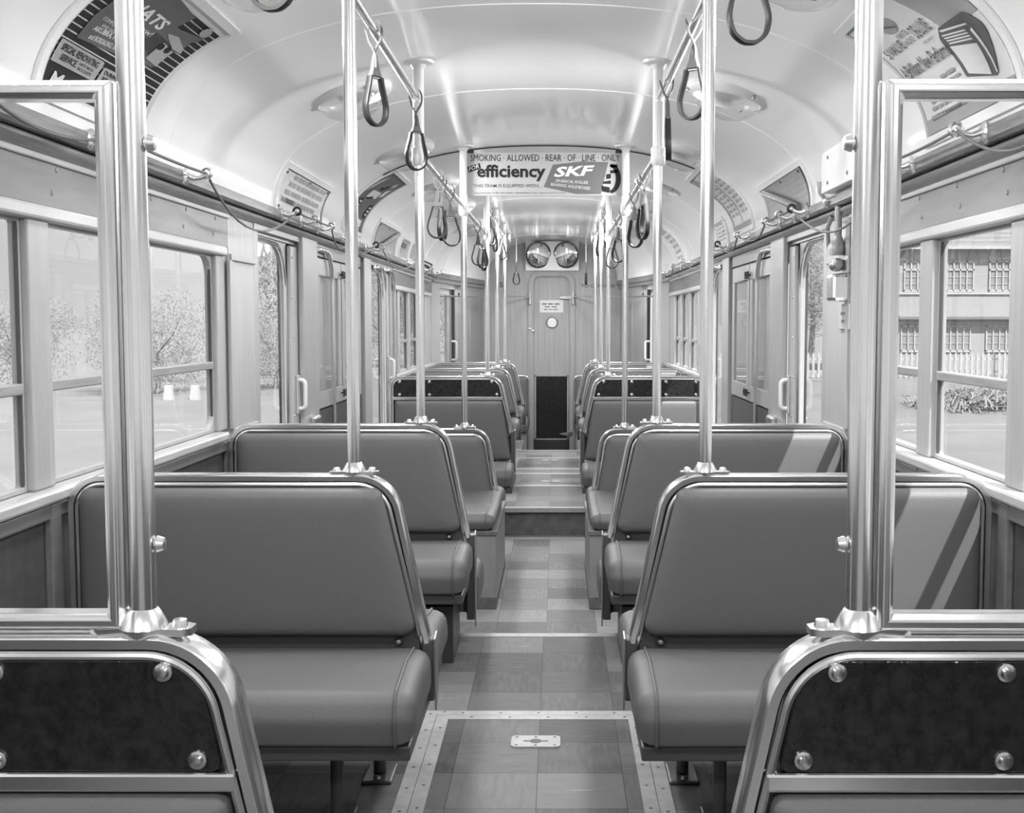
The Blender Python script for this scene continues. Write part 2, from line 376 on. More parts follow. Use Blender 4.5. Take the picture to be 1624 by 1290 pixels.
for s, nm in ((-1, 'left'), (1, 'right')):
    def X(d, s=s): return s*d
    def bx(b, x0, x1, y0, y1, z0, z1, s=s): b.box(min(s*x0, s*x1), max(s*x0, s*x1), y0, y1, z0, z1); return b
    # wainscot below the sills (dark), outer skin
    w = MB()
    bx(w, 1.195, 1.25, -1.35, 4.86, -.6, .765); bx(w, 1.195, 1.25, 8.88, 11.7, -.6, .765)
    bx(w, 1.195, 1.30, 6.04, 7.5, -.6, .74)
    struct('wall_'+nm, w, M['wains'])
    # vertical cover strips on the wainscot
    v = MB()
    for y in (2.14, 2.86, 3.58, 4.40, 9.34, 10.65): bx(v, 1.175, 1.1955, y-.03, y+.03, .0, .765)
    struct('trim_wainscot_'+nm, v, M['ply'], .004)
    # sill
    v = MB(); bx(v, 1.165, 1.252, -1.3, 4.36, .767, .80); bx(v, 1.165, 1.252, 8.9, 11.6, .767, .80)
    struct('trim_sill_'+nm, v, M['sill'], .008)
    v = MB(); bx(v, 1.178, 1.2, -1.3, 4.84, .725, .766); bx(v, 1.178, 1.2, 8.9, 11.6, .725, .766)
    struct('trim_undersill_'+nm, v, M['ply'], .006)
    # posts
    v = MB()
    for (a, c) in zip([-1.3]+[p[1] for p in WINS], [p[0] for p in WINS]+[4.47]): bx(v, 1.20, 1.24, a, c, .80, 1.50)
    for (a, c) in zip([8.86]+[p[1] for p in FWINS], [p[0] for p in FWINS]+[11.7]): bx(v, 1.20, 1.24, a, c, .80, 1.50)
    for (a, c, d) in ((5.69, 6.04, 1), (7.5, 7.78, 0)): bx(v, 1.17, 1.196, a, c, LOW-.3, 1.63); bx(v, 1.19, 1.26, a+.17*d, c-.15*(1-d), LOW-.3, 1.63)
    for (a, c) in ((4.84, 4.92), (8.78, 8.86)): bx(v, 1.19, 1.245, a, c, LOW-.3, 1.63)
    struct('wall_posts_'+nm, v, M['post'], .006)
    # panel between window and door
    v = MB(); bx(v, 1.19, 1.25, 4.47, 4.84, .76, 1.63); struct('wall_panel_'+nm, v, M['endply'])
    v = MB(); bx(v, 1.18, 1.192, 4.48, 4.84, 1.45, 1.475); bx(v, 1.18, 1.192, 4.47, 4.84, .775, .80); bx(v, 1.178, 1.192, 4.45, 4.49, .8, 1.45)
    struct('trim_panel_'+nm, v, M['post'], .003)
    # lintel boards
    v = MB(); bx(v, 1.19, 1.25, -1.35, 4.47, 1.50, 1.66); bx(v, 1.19, 1.25, 8.86, 11.7, 1.50, 1.66); bx(v, 1.19, 1.30, 6.04, 7.5, 1.56, 1.66)
    struct('wall_lintel_'+nm, v, M['ply'])
    v = MB(); bx(v, 1.182, 1.25, -1.3, 4.44, 1.463, 1.4995); bx(v, 1.182, 1.25, 8.88, 11.6, 1.463, 1.4995)
    struct('trim_lintel_'+nm, v, M['cream'], .008)
    v = MB(); bx(v, 1.185, 1.25, 4.84, 6.04, 1.60, 1.66); bx(v, 1.185, 1.25, 7.5, 8.86, 1.60, 1.66)
    bx(v, 1.21, 1.25, 4.92, 5.69, 1.585, 1.602); bx(v, 1.21, 1.25, 7.78, 8.78, 1.585, 1.602)
    struct('wall_doorhead_'+nm, v, M['post'])
    # screw heads on the lintel boards
    v = MB()
    for y in [1.9+.34*k for k in range(8)]+[9.1, 10.0, 10.9]:
        for z in (1.535, 1.595):
            v.lathe([(.0, .0045), (.006, .003), (.0075, 0)], 10, Matrix.Translation((s*1.19, y+(.03 if z > 1.56 else 0), z)) @ Matrix.Rotation(-s*PI/2, 4, 'Y'))
    struct('trim_screws_'+nm, v, M['mould'])
    # cornice: dark board and bright moulding
    v = MB(); pts = [(1.145, 1.66), (1.135, 1.668), (1.135, 1.70), (1.152, 1.706), (1.30, 1.706), (1.30, 1.66)]
    v.rings([[(s*a, -1.35, c) for a, c in pts], [(s*a, 11.75, c) for a, c in pts]], smooth=False); struct('trim_cornice_'+nm, v, M['cornice'])
    v = MB(); pts = [(1.195, 1.622)]+[(1.175-.024*math.sin(PI*k/8), 1.624+.036*k/8) for k in range(9)]+[(1.195, 1.6605)]
    v.rings([[(s*a, -1.35, c) for a, c in pts], [(s*a, 11.72, c) for a, c in pts]]); struct('trim_moulding_'+nm, v, M['mould'])
    v = MB(); bx(v, 1.181, 1.192, -1.3, 4.47, 1.606, 1.624); bx(v, 1.181, 1.192, 8.88, 11.6, 1.606, 1.624); struct('trim_bead_'+nm, v, M['cream'], .004)
    # windows: each one object with frame, mid rail and two panes
    for (a, c) in WINS+FWINS:
        wn += 1
        fn = lambda y, z, d, s=s: Vector((s*d, y, z))
        fr = MB(); cs = (0, 1, 1, 0) if a == 3.645 else ((1, 0, 0, 1) if a == 8.97 else (.15, .15, .15, .15))
        rounded_hole_frame(fr, fn, a+.010, c-.012, .812, 1.456, .07, .010, 1.218, 1.242, cs)
        wo_ = fr.build('window_%d' % wn, M['post'], kind='structure')
        mr = MB(); bx(mr, 1.212, 1.244, a+.016, c-.016, 1.038, 1.066); mr.build('mid_rail', M['mould'], wo_, bev=.004)
        g = MB(); bx(g, 1.2195, 1.2285, c-.016, c-.001, .80, 1.463); g.build('sash_channel', M['seatdark'], wo_)
        g = MB(); bx(g, 1.229, 1.233, a+.012, c-.012, 1.066, 1.455); g.build('upper_pane', M['glass'], wo_)
        g = MB(); bx(g, 1.229, 1.233, a+.012, c-.012, .815, 1.038); g.build('lower_pane', M['glass'], wo_)
    for (y0, y1) in ((4.92, 5.69), (7.78, 8.78)):
        dn += 1
        d = MB(); fn = lambda y, z, dd, s=s: Vector((s*dd, y, z))
        a, c = y0+.05, y0+(.635 if y0 < 6 else .86)
        rounded_hole_frame(d, fn, a+.012, c-.03, .30, 1.57, .20, .025, 1.222, 1.245, (.2, .2, 1, .15))
        bx(d, 1.222, 1.245, a-.013, c-.005, LOW-.2, .275)
        do = d.build('door_%d' % dn, M['post'], kind='structure')
        # chrome bead round the glass
        bd = MB(); pth = fillet([(s*1.220, a+.012, .30), (s*1.220, a+.012, 1.57), (s*1.220, c-.03, 1.57), (s*1.220, c-.03, .30)], [0, .03, .20, 0], 8, False)
        bd.tube(pth, .009, 8); bd.build('glass_bead', M['chrome'], do)
        g = MB(); bx(g, 1.232, 1.236, a+.008, c-.026, .29, 1.575); g.build('pane', M['glass'], do)
        e = MB(); bx(e, 1.20, 1.22, c+.005, c+.135, LOW-.1, 1.575); e.build('edge_strip', M['cream'], do, bev=.004)
        e = MB()
        for k in range(9): e.lathe([(0, .004), (.005, .003), (.006, 0)], 8, Matrix.Translation((s*1.20, c+.03, .0+.19*k)) @ Matrix.Rotation(-s*PI/2, 4, 'Y'))
        e.build('rivets', M['steel'], do)
        e = MB(); bx(e, 1.246, 1.262, c-.01, y1+.12, LOW-.1, 1.60); e.build('pocket', M['dark'], do)
        e = MB(); bx(e, 1.21, 1.24, c+.137, c+.15, 1.05, 1.60); e.build('pocket_slide', M['cornice'], do)
        h = MB(); hy_ = c+.10; h.tube(fillet([(s*1.205, hy_, .79), (s*1.160, hy_, .79), (s*1.160, hy_, .93), (s*1.205, hy_, .93)], .03, 5, False), .011, 10)
        h.build('handle', M['white'], do)
        h = MB(); bx(h, 1.190, 1.2, hy_-.03, hy_+.03, .765, .955); h.build('handle_plate', M['cream'], do, bev=.006)
# ---- ceiling
v = MB(); segs = 72; ys = [-1.35]+[k*.5 for k in range(-2, 24)]+[11.7+.25*k for k in range(11)]+[14.3]
ang = [PI*k/segs for k in range(segs+1)]
def sgnpow(x, p): return math.copysign(abs(x)**p, x)
prof = [(CA*sgnpow(math.cos(t), 2/CN), CZ0+CB*abs(math.sin(t))**(2/CN)) for t in ang]
inner = [[(x*wtaper(y), y, z) for x, z in prof] for y in ys]
outer = [[(x*wtaper(y)*1.06, y, z+.06) for x, z in prof] for y in ys]
vs = [p for r in inner for p in r]; m = len(prof)
v.add(vs, [(i*m+k, i*m+k+1, (i+1)*m+k+1, (i+1)*m+k) for i in range(len(ys)-1) for k in range(m-1)], True)
v.add([p for r in outer for p in r], [(i*m+k, (i+1)*m+k, (i+1)*m+k+1, i*m+k+1) for i in range(len(ys)-1) for k in range(m-1)], True)
struct('ceiling', v, M['ceiling'])
# cover strips over the panel joints
k = 0
for Y, wd, dk in ((.95, .03, 0), (2.32, .03, 0), (3.69, .03, 0), (5.01, .03, 0), (6.62, .03, 0), (8.0, .03, 0), (9.35, .03, 0), (10.7, .03, 0), (12.0, .03, 0), (13.2, .03, 0)):
    v = MB(); sec = [(-wd/2, 0), (-wd/2+.002, .0022), (wd/2-.002, .0022), (wd/2, 0)]
    rs = []
    for t in range(0, segs+1):
        x, z = prof[t]; a = prof[max(t-1, 0)]; c = prof[min(t+1, segs)]; tx, tz = c[0]-a[0], c[1]-a[1]; L = math.hypot(tx, tz); nx, nz = -tz/L, tx/L
        f = wtaper(Y); rs.append([((x+nx*h)*f, Y+y, z+nz*h) for y, h in sec])
    v.rings(rs); k += 1; struct('trim_rib_%d' % k, v, M['ceiling'])
v = MB(); rs = []
for t in range(16, segs-15):
    x, z = prof[t]; rs.append([(x, 6.575, z-.001), (x, 6.575, z-.006), (x, 6.585, z-.006), (x, 6.585, z-.001)])
v.rings(rs, smooth=False); struct('trim_joint', v, M['kick'])
# ---- far end: tapered side walls with a door opening, bulkhead
for s, nm in ((-1, 'left'), (1, 'right')):
    def P(t, z, d=0, s=s):      # t along the taper 0..1
        y = 11.7+2.5*t; x = 1.195*(1-.30*t); return Vector((s*(x+d), y, z))
    def slab(b, t0, t1, z0, z1, d0=0., d1=.06):
        b.rings([[P(t0, z0, d0), P(t1, z0, d0), P(t1, z1, d0), P(t0, z1, d0)], [P(t0, z0, d1), P(t1, z0, d1), P(t1, z1, d1), P(t0, z1, d1)]], smooth=False); return b
    w = MB(); slab(w, 0, .10, -.5, 1.66); slab(w, .10, .52, 1.56, 1.66); slab(w, .40, 1.0, -.5, 1.66); slab(w, .10, .14, -.4, 1.56)
    struct('wall_taper_'+nm, w, M['endply'])
    w = MB(); slab(w, -.01, 1., 1.655, 1.71, -.05, .06); struct('trim_taper_cornice_'+nm, w, M['cornice'])
    w = MB(); slab(w, -.01, 1., 1.615, 1.655, -.025, .05); struct('trim_taper_moulding_'+nm, w, M['mould'])
    dn += 1
    d = MB(); slab(d, .14, .165, -.4, 1.56, .02, .05); slab(d, .30, .34, -.4, 1.56, .02, .05); slab(d, .165, .30, -.4, .3, .02, .05); slab(d, .165, .30, 1.50, 1.56, .02, .05)
    do = d.build('door_%d' % dn, M['cream'], kind='structure')
    g = MB(); slab(g, .165, .30, .3, 1.50, .03, .034); g.build('pane', M['glass'], do)
    g = MB(); slab(g, .36, .385, -.4, 1.56, -.012, .01); g.build('pocket', M['dark'], do)
    h = MB(); h.tube(fillet([P(.345, .80, .0), P(.345, .80, -.05), P(.345, 1.0, -.05), P(.345, 1.0, 0)], .03, 5, False), .013, 10); h.build('handle', M['white'], do)
    # glazed panels beyond the door
    v = MB(); slab(v, .47, .49, .6, 1.55, -.012, .0); slab(v, .70, .72, .6, 1.55, -.012, 0); slab(v, .47, .72, 1.50, 1.53, -.012, 0); struct('trim_taper_panel_'+nm, v, M['post'])
DX = .0
yB = 14.2
poly = [(-.86, -.5)]+[(x*.70*1.02, z) for x, z in reversed(prof)][0:0]
outl = [(.87, -.5), (.87, 1.70)]+[(x*.71, z+.02) for x, z in prof]+[(-.87, 1.70), (-.87, -.5)]
hole = [(DX+p[0], p[1]) for p in f2(rect(-.225, .225, -.40, 1.77), [.001, .001, .10, .10], 6)]
v = MB()   # bulkhead around the door opening
v.box(-.87, DX-.225, yB, yB+.05, -.5, 1.7); v.box(DX+.225, .87, yB, yB+.05, -.5, 1.7)
top = [(DX-.225, 1.7)]+[]
v.prism([(DX-.225, 1.70), (DX-.225, 1.765), (DX+.225, 1.765), (DX+.225, 1.70), (.87, 1.70)]+[(x*.71, z+.02) for x, z in prof if z > 1.71]+[(-.87, 1.70)], lambda a, c, d: Vector((a, d, c)), yB, yB+.05)
struct('wall_end', v, M['endply'])
v = MB(); pth = fillet([(DX-.255, yB-.004, -.4), (DX-.255, yB-.004, 1.79), (DX+.255, yB-.004, 1.79), (DX+.255, yB-.004, -.4)], [0, .12, .12, 0], 8, False)
v.sweep(pth, [(-.034, -.012), (.034, -.012), (.034, .012), (.02, .018), (-.02, .018), (-.034, .012)], up=(0, -1, 0)); struct('trim_doorframe', v, M['endply'])
# bulkhead door with port hole
dn += 1
v = MB(); pc = (.006, 1.208); rr = .055; n = 48
x0, x1, z0, z1 = DX-.228, DX+.228, .56, 1.772
ringo = []; ringi = []
for q in range(n):
    a = 2*PI*q/n; ca, sa = math.cos(a), math.sin(a); t = 1e9
    if ca > 1e-9: t = min(t, (x1-pc[0])/ca)
    if ca < -1e-9: t = min(t, (x0-pc[0])/ca)
    if sa > 1e-9: t = min(t, (z1-pc[1])/sa)
    if sa < -1e-9: t = min(t, (z0-pc[1])/sa)
    ringo.append((pc[0]+ca*t, pc[1]+sa*t)); ringi.append((pc[0]+ca*rr, pc[1]+sa*rr))
for q in range(n):
    j = (q+1) % n
    pq = [ringi[q], ringo[q], ringo[j], ringi[j]]
    corner = None
    for cx in (x0, x1):
        for cz in (z0, z1):
            if (abs(ringo[q][0]-cx) < 1e-6) != (abs(ringo[j][0]-cx) < 1e-6) and (abs(ringo[q][1]-cz) < 1e-6) != (abs(ringo[j][1]-cz) < 1e-6): corner = (cx, cz)
    if corner: pq = [ringi[q], ringo[q], corner, ringo[j], ringi[j]]
    v.rings([[(a, yB+.012, c) for a, c in pq], [(a, yB+.040, c) for a, c in pq]], smooth=False)
bdoor = v.build('door_%d' % dn, M['endply'], kind='structure')
v = MB(); v.box(x0, x1, yB+.012, yB+.04, -.42, .56); v.build('lower_leaf', M['endply'], bdoor)
v = MB(); v.box(DX-.19, DX+.19, yB-.002, yB+.011, -.22, .545); v.build('dark_panel', M['black'], bdoor, bev=.003)
v = MB(); v.box(DX-.225, DX+.225, yB-.004, yB+.011, -.42, -.235); v.build('kick_plate', M['kick'], bdoor)
v = MB()
for q in ((DX-.205, DX-.19, -.235, .56), (DX+.19, DX+.205, -.235, .56), (DX-.205, DX+.205, .545, .56), (DX-.205, DX+.205, -.235, -.22)): v.box(q[0], q[1], yB-.006, yB+.012, q[2], q[3])
v.build('panel_bead', M['post'], bdoor)
v = MB(); v.tube([(pc[0]+.066*math.cos(2*PI*k/28), yB+.008, pc[1]+.066*math.sin(2*PI*k/28)) for k in range(28)], .012, 8, True)
pr_ = v.build('porthole_ring', M['steel'], bdoor)
v = MB(); v.lathe([(.058, 0), (.058, .004)], 28, Matrix.Translation((pc[0], yB+.02, pc[1])) @ Matrix.Rotation(-PI/2, 4, 'X')); v.build('porthole_glass', M['glass'], pr_)
for zz in (1.507, -.16):
    v = MB(); v.sweep([(DX+.26, yB-.02, zz), (DX+.22, yB-.028, zz), (DX+.16, yB-.028, zz), (DX+.10, yB-.02, zz)], [(-.006, -.018), (.006, -.018), (.006, .018), (-.006, .018)], up=(0, 0, 1), scale=[.8, 1.1, 1., .25])
    v.tube([(DX+.255, yB-.012, zz-.035), (DX+.255, yB-.012, zz+.035)], .012, 10); v.build('hinge', M['steel'], bdoor)
v = MB()
for dx in (-.265, -.225): v.lathe([(.0, .03), (.014, .026), (.018, .012), (.01, 0)], 12, Matrix.Translation((DX+dx, yB-.01, 1.124 if dx < -.25 else 1.10)) @ Matrix.Rotation(PI/2, 4, 'X'))
v.build('latch', M['chrome'], bdoor)
# back bulkhead behind the camera: sill wall, posts and wide windows
v = MB(); v.box(-1.25, 1.25, -1.40, -1.34, -.2, .8); v.box(-1.25, 1.25, -1.40, -1.34, 1.62, 2.3); v.box(-1.25, -1.15, -1.40, -1.34, .8, 1.62); v.box(1.15, 1.25, -1.40, -1.34, .8, 1.62); v.box(-.40, -.32, -1.40, -1.34, .8, 1.62); v.box(.32, .40, -1.40, -1.34, .8, 1.62)
struct('wall_back', v, M['post'])
for a, c in ((-1.15, -.40), (-.32, .32), (.40, 1.15)):
    wn += 1; g = MB(); g.box(a, c, -1.372, -1.368, .8, 1.62); struct('window_%d' % wn, g, M['glass'])

# ================================================================== SEATS
def seat_pad(s, outline, r, y0, dr, h, name, mat, parent):
    """padded trapezoid panel; outline in (|x|, z)"""
    b = MB(); rs = []
    for d, hh in ((.0, 0.), (.0, h*.35), (.004, h*.62), (.012, h*.85), (.026, h*.97), (.06, h*1.04), (.11, h*1.08)):
        q = f2(inset(outline, d), max(r-d*.5, .012), 6); rs.append([Vector((s*a, y0+dr*hh, c)) for a, c in q])
    b.rings(rs); return b.build(name, mat, parent)
def cushion(s, Y, dr, D, z0, z1, xa, xw, parent, piping=True, back=.03, crown=.014, name='cushion'):
    prof = [(back, z0), (D, z0), (D+.012, (z0+z1)/2), (D-.01, z1-.004), (D*.5, z1+crown), (back, z1)]
    h = z1-z0; rad = [.008, .014, h*.35, min(.055, h*.36), .2, .02]
    b = MB(); rs = []; tl = [(0., .045), (.004, .026), (.014, .012), (.03, .004), (.05, 0.)]
    def ring(x, d): return [Vector((s*x, Y+dr*a, c)) for a, c in f2(inset(prof, d), [max(q-d, .004) for q in rad], 5)]
    for t, d in tl: rs.append(ring(xa+t, d))
    for t, d in reversed(tl): rs.append(ring(xw-t, d))
    b.rings(rs); c = b.build(name, M['seat'], parent)
    if piping:
        p = MB(); pth = ring(xa+.046, -.0015); p.tube(pth, .0035, 6, True); p.build('piping', M['seat'], c)
    return c
def back_seat(s, Y, label, kind, zf=0., ztop=.83, xtop=.360, xbot=.262, zbot=.40, plate_z=.20, xw=1.155, xa=.245):
    """kind: 'double' (pad + cushion both ways), 'panel' (screwed dark panel over a low pad, toward the camera), 'step' (as double, low seat on the far side)"""
    t = thing('tram_bench_seat', label, 'seat', (s*.7, Y, zf), 'bench seats along the aisle')
    # chrome frame : inverted U
    corner = [(xw, zbot-.10), (xw, ztop-.009), (xtop-.009, ztop-.009), (xbot-.001, zbot)]
    pth = fillet([(s*a, Y, c) for a, c in corner], [0, .075, .10, 0], 10, False)
    b = MB(); e = .0095; b.sweep(pth, [(-e, -.022), (-e*.6, -.028), (e*.6, -.028), (e, -.022), (e, .022), (e*.6, .028), (-e*.6, .028), (-e, .022)], up=(0, 1, 0))
    fr = b.build('back_frame', M['chrome'], t)
    ins = [(xw-.016, zbot-.05), (xw-.016, ztop-.0235), (xtop+.006, ztop-.0235), (xbot+.016, zbot+.02)]
    for dy in (-1, 1):
        pb = fillet([(s*a, Y+dy*.025, c) for a, c in ins], [0, .06, .087, 0], 10, False)
        b = MB(); b.tube(pb, .0055, 8); b.build('frame_bead', M['chrome'], fr)
    padz = zbot+.02
    outline = [(xw-.023, padz), (xbot+.021, padz), (xtop+.012, ztop-.031), (xw-.023, ztop-.031)]
    b = MB(); b.prism(f2([(xw-.023, padz-.06), (xbot+.012, padz-.06)]+outline[2:], [.01, .02, .07, .05], 5), lambda a, c, d: Vector((s*a, Y+d, c)), -.014, .014); b.build('back_board', M['seatdark'], t)
    if kind == 'panel':
        zs = .655
        xs = xbot+(xtop-xbot)*(zs-zbot)/(ztop-zbot)
        up = [(xw-.024, zs+.006), (xs+.022, zs+.006), (xtop+.012, ztop-.029), (xw-.024, ztop-.029)]
        b = MB(); b.prism(f2(up, [.004, .012, .065, .05], 6), lambda a, c, d: Vector((s*a, Y+d, c)), -.026, -.015); pn = b.build('back_panel', M['black'], t, bev=.002)
        b = MB(); b.box(min(s*(xw-.01), s*(xs+.006)), max(s*(xw-.01), s*(xs+.006)), Y-.032, Y-.014, zs-.018, zs+.006); b.build('panel_rail', M['chrome'], t, bev=.004)
        sx = [xs+.045+.0, xtop+.052]
        pts = [(xtop+.062, ztop-.046-.022+.022), (xs+.052, zs+.022)]
        for xx in (.618, .87, 1.09): pts += [(xx, ztop-.043), (xx, zs+.022)]
        pts[0] = (xtop+.052, ztop-.043)
        for xx, zz in pts:
            b = MB(); b.lathe([(.0, .010), (.006, .009), (.008, .005), (.0115, .004), (.0125, 0)], 14, Matrix.Translation((s*xx, Y-.026, zz)) @ Matrix.Rotation(PI/2, 4, 'X')); b.build('screw', M['brass'], pn)
        lo = [(xw-.03, .19), (.246+.022, .19), (xs+.016, zs-.022), (xw-.03, zs-.022)]
        seat_pad(s, lo, .02, Y-.014, -1, .035, 'back_pad', M['seat'], t)
        cushion(s, Y, -1, .42, .045, .185, xa, xw, t)
        b = MB(); b.box(min(s*(xa+.005), s*xw), max(s*(xa+.005), s*xw), Y-.40, Y+.35, .0, .043); b.build('seat_base', M['seatdark'], t)
    else:
        seat_pad(s, outline, .03, Y-.014, -1, .04, 'back_pad', M['seat'], t)
        cushion(s, Y, -1, .40, .268, .392, xa, xw, t)
        b = MB(); b.box(min(s*(xa+.014), s*xw), max(s*(xa+.014), s*xw), Y-.385, Y+.33, .232, .266); b.build('seat_base', M['seatdark'], t, bev=.004)
        # visible bolt under the pad
        b = MB(); b.lathe([(.0, .012), (.006, .010), (.009, .004), (.011, 0)], 12, Matrix.Translation((s*(xbot+.07), Y-.022, zbot+.004)) @ Matrix.Rotation(PI/2, 4, 'X')); b.build('bolt', M['steel'], t)
    # far side
    seat_pad(s, outline, .03, Y+.014, 1, .04, 'back_pad', M['seat'], t)
    if kind == 'step': cushion(s, Y, 1, .38, .10, .255, xa-.014, xw, t)
    else: cushion(s, Y, 1, .40, .268, .392, xa, xw, t)
    if kind == 'panel':
        b = MB(); b.box(min(s*(xa+.014), s*xw), max(s*(xa+.014), s*xw), Y+.02, Y+.385, .232, .266); b.build('seat_base', M['seatdark'], t, bev=.004)
    # side plate at the aisle end
    b = MB(); b.prism([(-.028, zbot+.012), (.022, zbot+.02), (.05, zbot-.10), (.03, plate_z), (-.005, plate_z-.03), (-.028, plate_z+.05)], lambda a, c, d: Vector((s*d, Y+a, c)), xa-.006, xa-.002); b.build('side_plate', M['steel'], t)
    b = MB(); b.box(min(s*(xa-.002), s*(xa+.028)), max(s*(xa-.002), s*(xa+.028)), Y-.026, Y+.026, plate_z, zbot+.01); b.build('bracket', M['seatdark'], t, bev=.004)
    # legs with base plates
    if kind in ('double', 'panel'):
        ls = ((.405, .115), (.465, -.165)) if kind == 'double' else ((.405, .115),)
        for lx, ly in ls:
            b = MB(); b.tube([(s*lx, Y+ly, .012), (s*lx, Y+ly, .233)], .0165, 14); lg = b.build('leg', M['leg'], t)
            b = MB(); b.box(s*lx-.04, s*lx+.04, Y+ly-.065, Y+ly+.065, 0.0005, .010); b.build('foot_plate', M['leg'], lg, bev=.005)
            b = MB(); b.lathe([(.0, .018), (.007, .016), (.010, .010)], 10, Matrix.Translation((s*lx, Y+ly-.042, 0))); b.build('foot_screw', M['steel'], lg)
        b = MB(); b.tube([(s*1.05, Y+.1, .0), (s*1.05, Y+.1, .231)], .0165, 12); b.build('leg', M['leg'], t)
    else:
        b = MB(); b.box(min(s*.30, s*xw), max(s*.30, s*xw), Y-.30, Y-.02, .001, .204); b.build('under_box', M['kick'], t)
    return t
SEATY = {1: 1.42, 2: 2.92, 3: 4.36, 5: 8.55, 6: 9.95, 7: 11.4}
for s, nm in ((-1, 'left'), (1, 'right')):
    back_seat(s, SEATY[1], 'nearest bench on the %s, black back panel with bright screws under a glass screen' % nm, 'panel')
    back_seat(s, SEATY[2], ('big grey leather bench on the left directly behind the nearest black panel' if s < 0 else 'big grey leather bench on the right with a slanting patch of sunlight, nearest such'), 'double', plate_z=.25)
    back_seat(s, SEATY[3], 'grey leather bench on the %s standing at the edge of the step down' % nm, 'step', plate_z=.085, xbot=.268)
    back_seat(s, SEATY[5], 'far %s bench with a dark screwed panel over a chrome rail and grey pad' % nm, 'panel', ztop=.815, plate_z=.10)
    back_seat(s, SEATY[6], 'grey bench on the %s just behind the far dark panelled bench' % nm, 'double', ztop=.815)
    t7 = back_seat(s, SEATY[7], 'farthest full width grey bench on the %s, second behind the far dark panel' % nm, 'double', ztop=.815)
    b = MB(); b.box(min(s*.27, s*1.19), max(s*.27, s*1.19), 10.935, 11.85, -.361, -.001); struct('floor_dais_'+nm, b, M['boxlino'])
    # bench on the lino box in the low centre
    Y = 6.42; xw = 1.155
    t = thing('tram_bench_seat', 'low grey bench on a tall lino covered box in the sunken middle, %s side' % nm, 'seat', (s*.7, Y, LOW), 'bench seats along the aisle')
    b = MB(); b.box(min(s*.228, s*1.19), max(s*.228, s*1.15), 5.58, 6.54, LOW+.001, .195); bxo = b.build('lino_box', M['boxlino'], t, bev=.004)
    b = MB(); b.box(min(s*.222, s*1.19), max(s*.222, s*1.152), 5.574, 6.545, .178, .198); b.box(min(s*.226, s*1.19), max(s*.226, s*1.152), 5.575, 6.54, LOW+.001, LOW+.06); b.build('box_edging', M['riser'], bxo, bev=.002)
    zt, xt, xb, zb = .625, .335, .258, .205
    pth = fillet([(s*a, Y, c) for a, c in [(xw, zb), (xw, zt-.012), (xt-.012, zt-.012), (xb, zb)]], [0, .07, .09, 0], 10, False)
    b = MB(); e = .0095; b.sweep(pth, [(-e, -.022), (-e*.6, -.028), (e*.6, -.028), (e, -.022), (e, .022), (e*.6, .028), (-e*.6, .028), (-e, .022)], up=(0, 1, 0)); fr = b.build('back_frame', M['chrome'], t)
    b = MB(); b.tube(fillet([(s*a, Y-.025, c) for a, c in [(xw-.024, zb+.02), (xw-.024, zt-.036), (xt+.004, zt-.036), (xb+.022, zb+.02)]], [0, .05, .07, 0], 10, False), .006, 8); b.build('frame_bead', M['chrome'], fr)
    ol = [(xw-.03, zb+.02), (xb+.028, zb+.02), (xt+.012, zt-.042), (xw-.03, zt-.042)]
    b = MB(); b.prism(f2(ol, [.01, .02, .07, .05], 5), lambda a, c, d: Vector((s*a, Y+d, c)), -.014, .014); b.build('back_board', M['seatdark'], t)
    seat_pad(s, ol, .03, Y-.014, -1, .035, 'back_pad', M['seat'], t); seat_pad(s, ol, .03, Y+.014, 1, .035, 'back_pad', M['seat'], t)
    cushion(s, Y, -1, .83, .20, .285, .23, xw, t, crown=-.02, back=.04); cushion(s, Y, 1, .52, .11, .235, .24, xw, t, back=.14)
    # small bench fixed against the bulkhead
    Y = 13.62; zt = .578
    t = thing('end_bench_seat', 'small grey bench against the end wall beside the door, %s of it' % nm, 'seat', (s*.55, Y, -.362), 'end wall benches')
    xa = .265
    pth = fillet([(s*a, Y, c) for a, c in [(.80, -.05), (.80, zt), (xa, zt), (xa, .0)]], [0, .05, .06, 0], 8, False)
    b = MB(); b.tube(pth, .012, 10); b.build('back_frame', M['chrome'], t)
    ol = [(.785, .10), (xa+.015, .10), (xa+.015, zt-.015), (.785, zt-.015)]
    b = MB(); b.prism(f2(ol, [.01, .01, .045, .04], 5), lambda a, c, d: Vector((s*a, Y+d, c)), .0, .02); b.build('back_board', M['seatdark'], t)
    seat_pad(s, ol, .03, Y, -1, .03, 'back_pad', M['seat'], t)
    cushion(s, Y, -1, .40, -.05, .10, xa-.01, .80, t)
    b = MB(); b.box(min(s*(xa+.02), s*.78), max(s*(xa+.02), s*.78), Y-.34, Y+.5, -.361, -.052); b.build('seat_base', M['boxlino'], t)

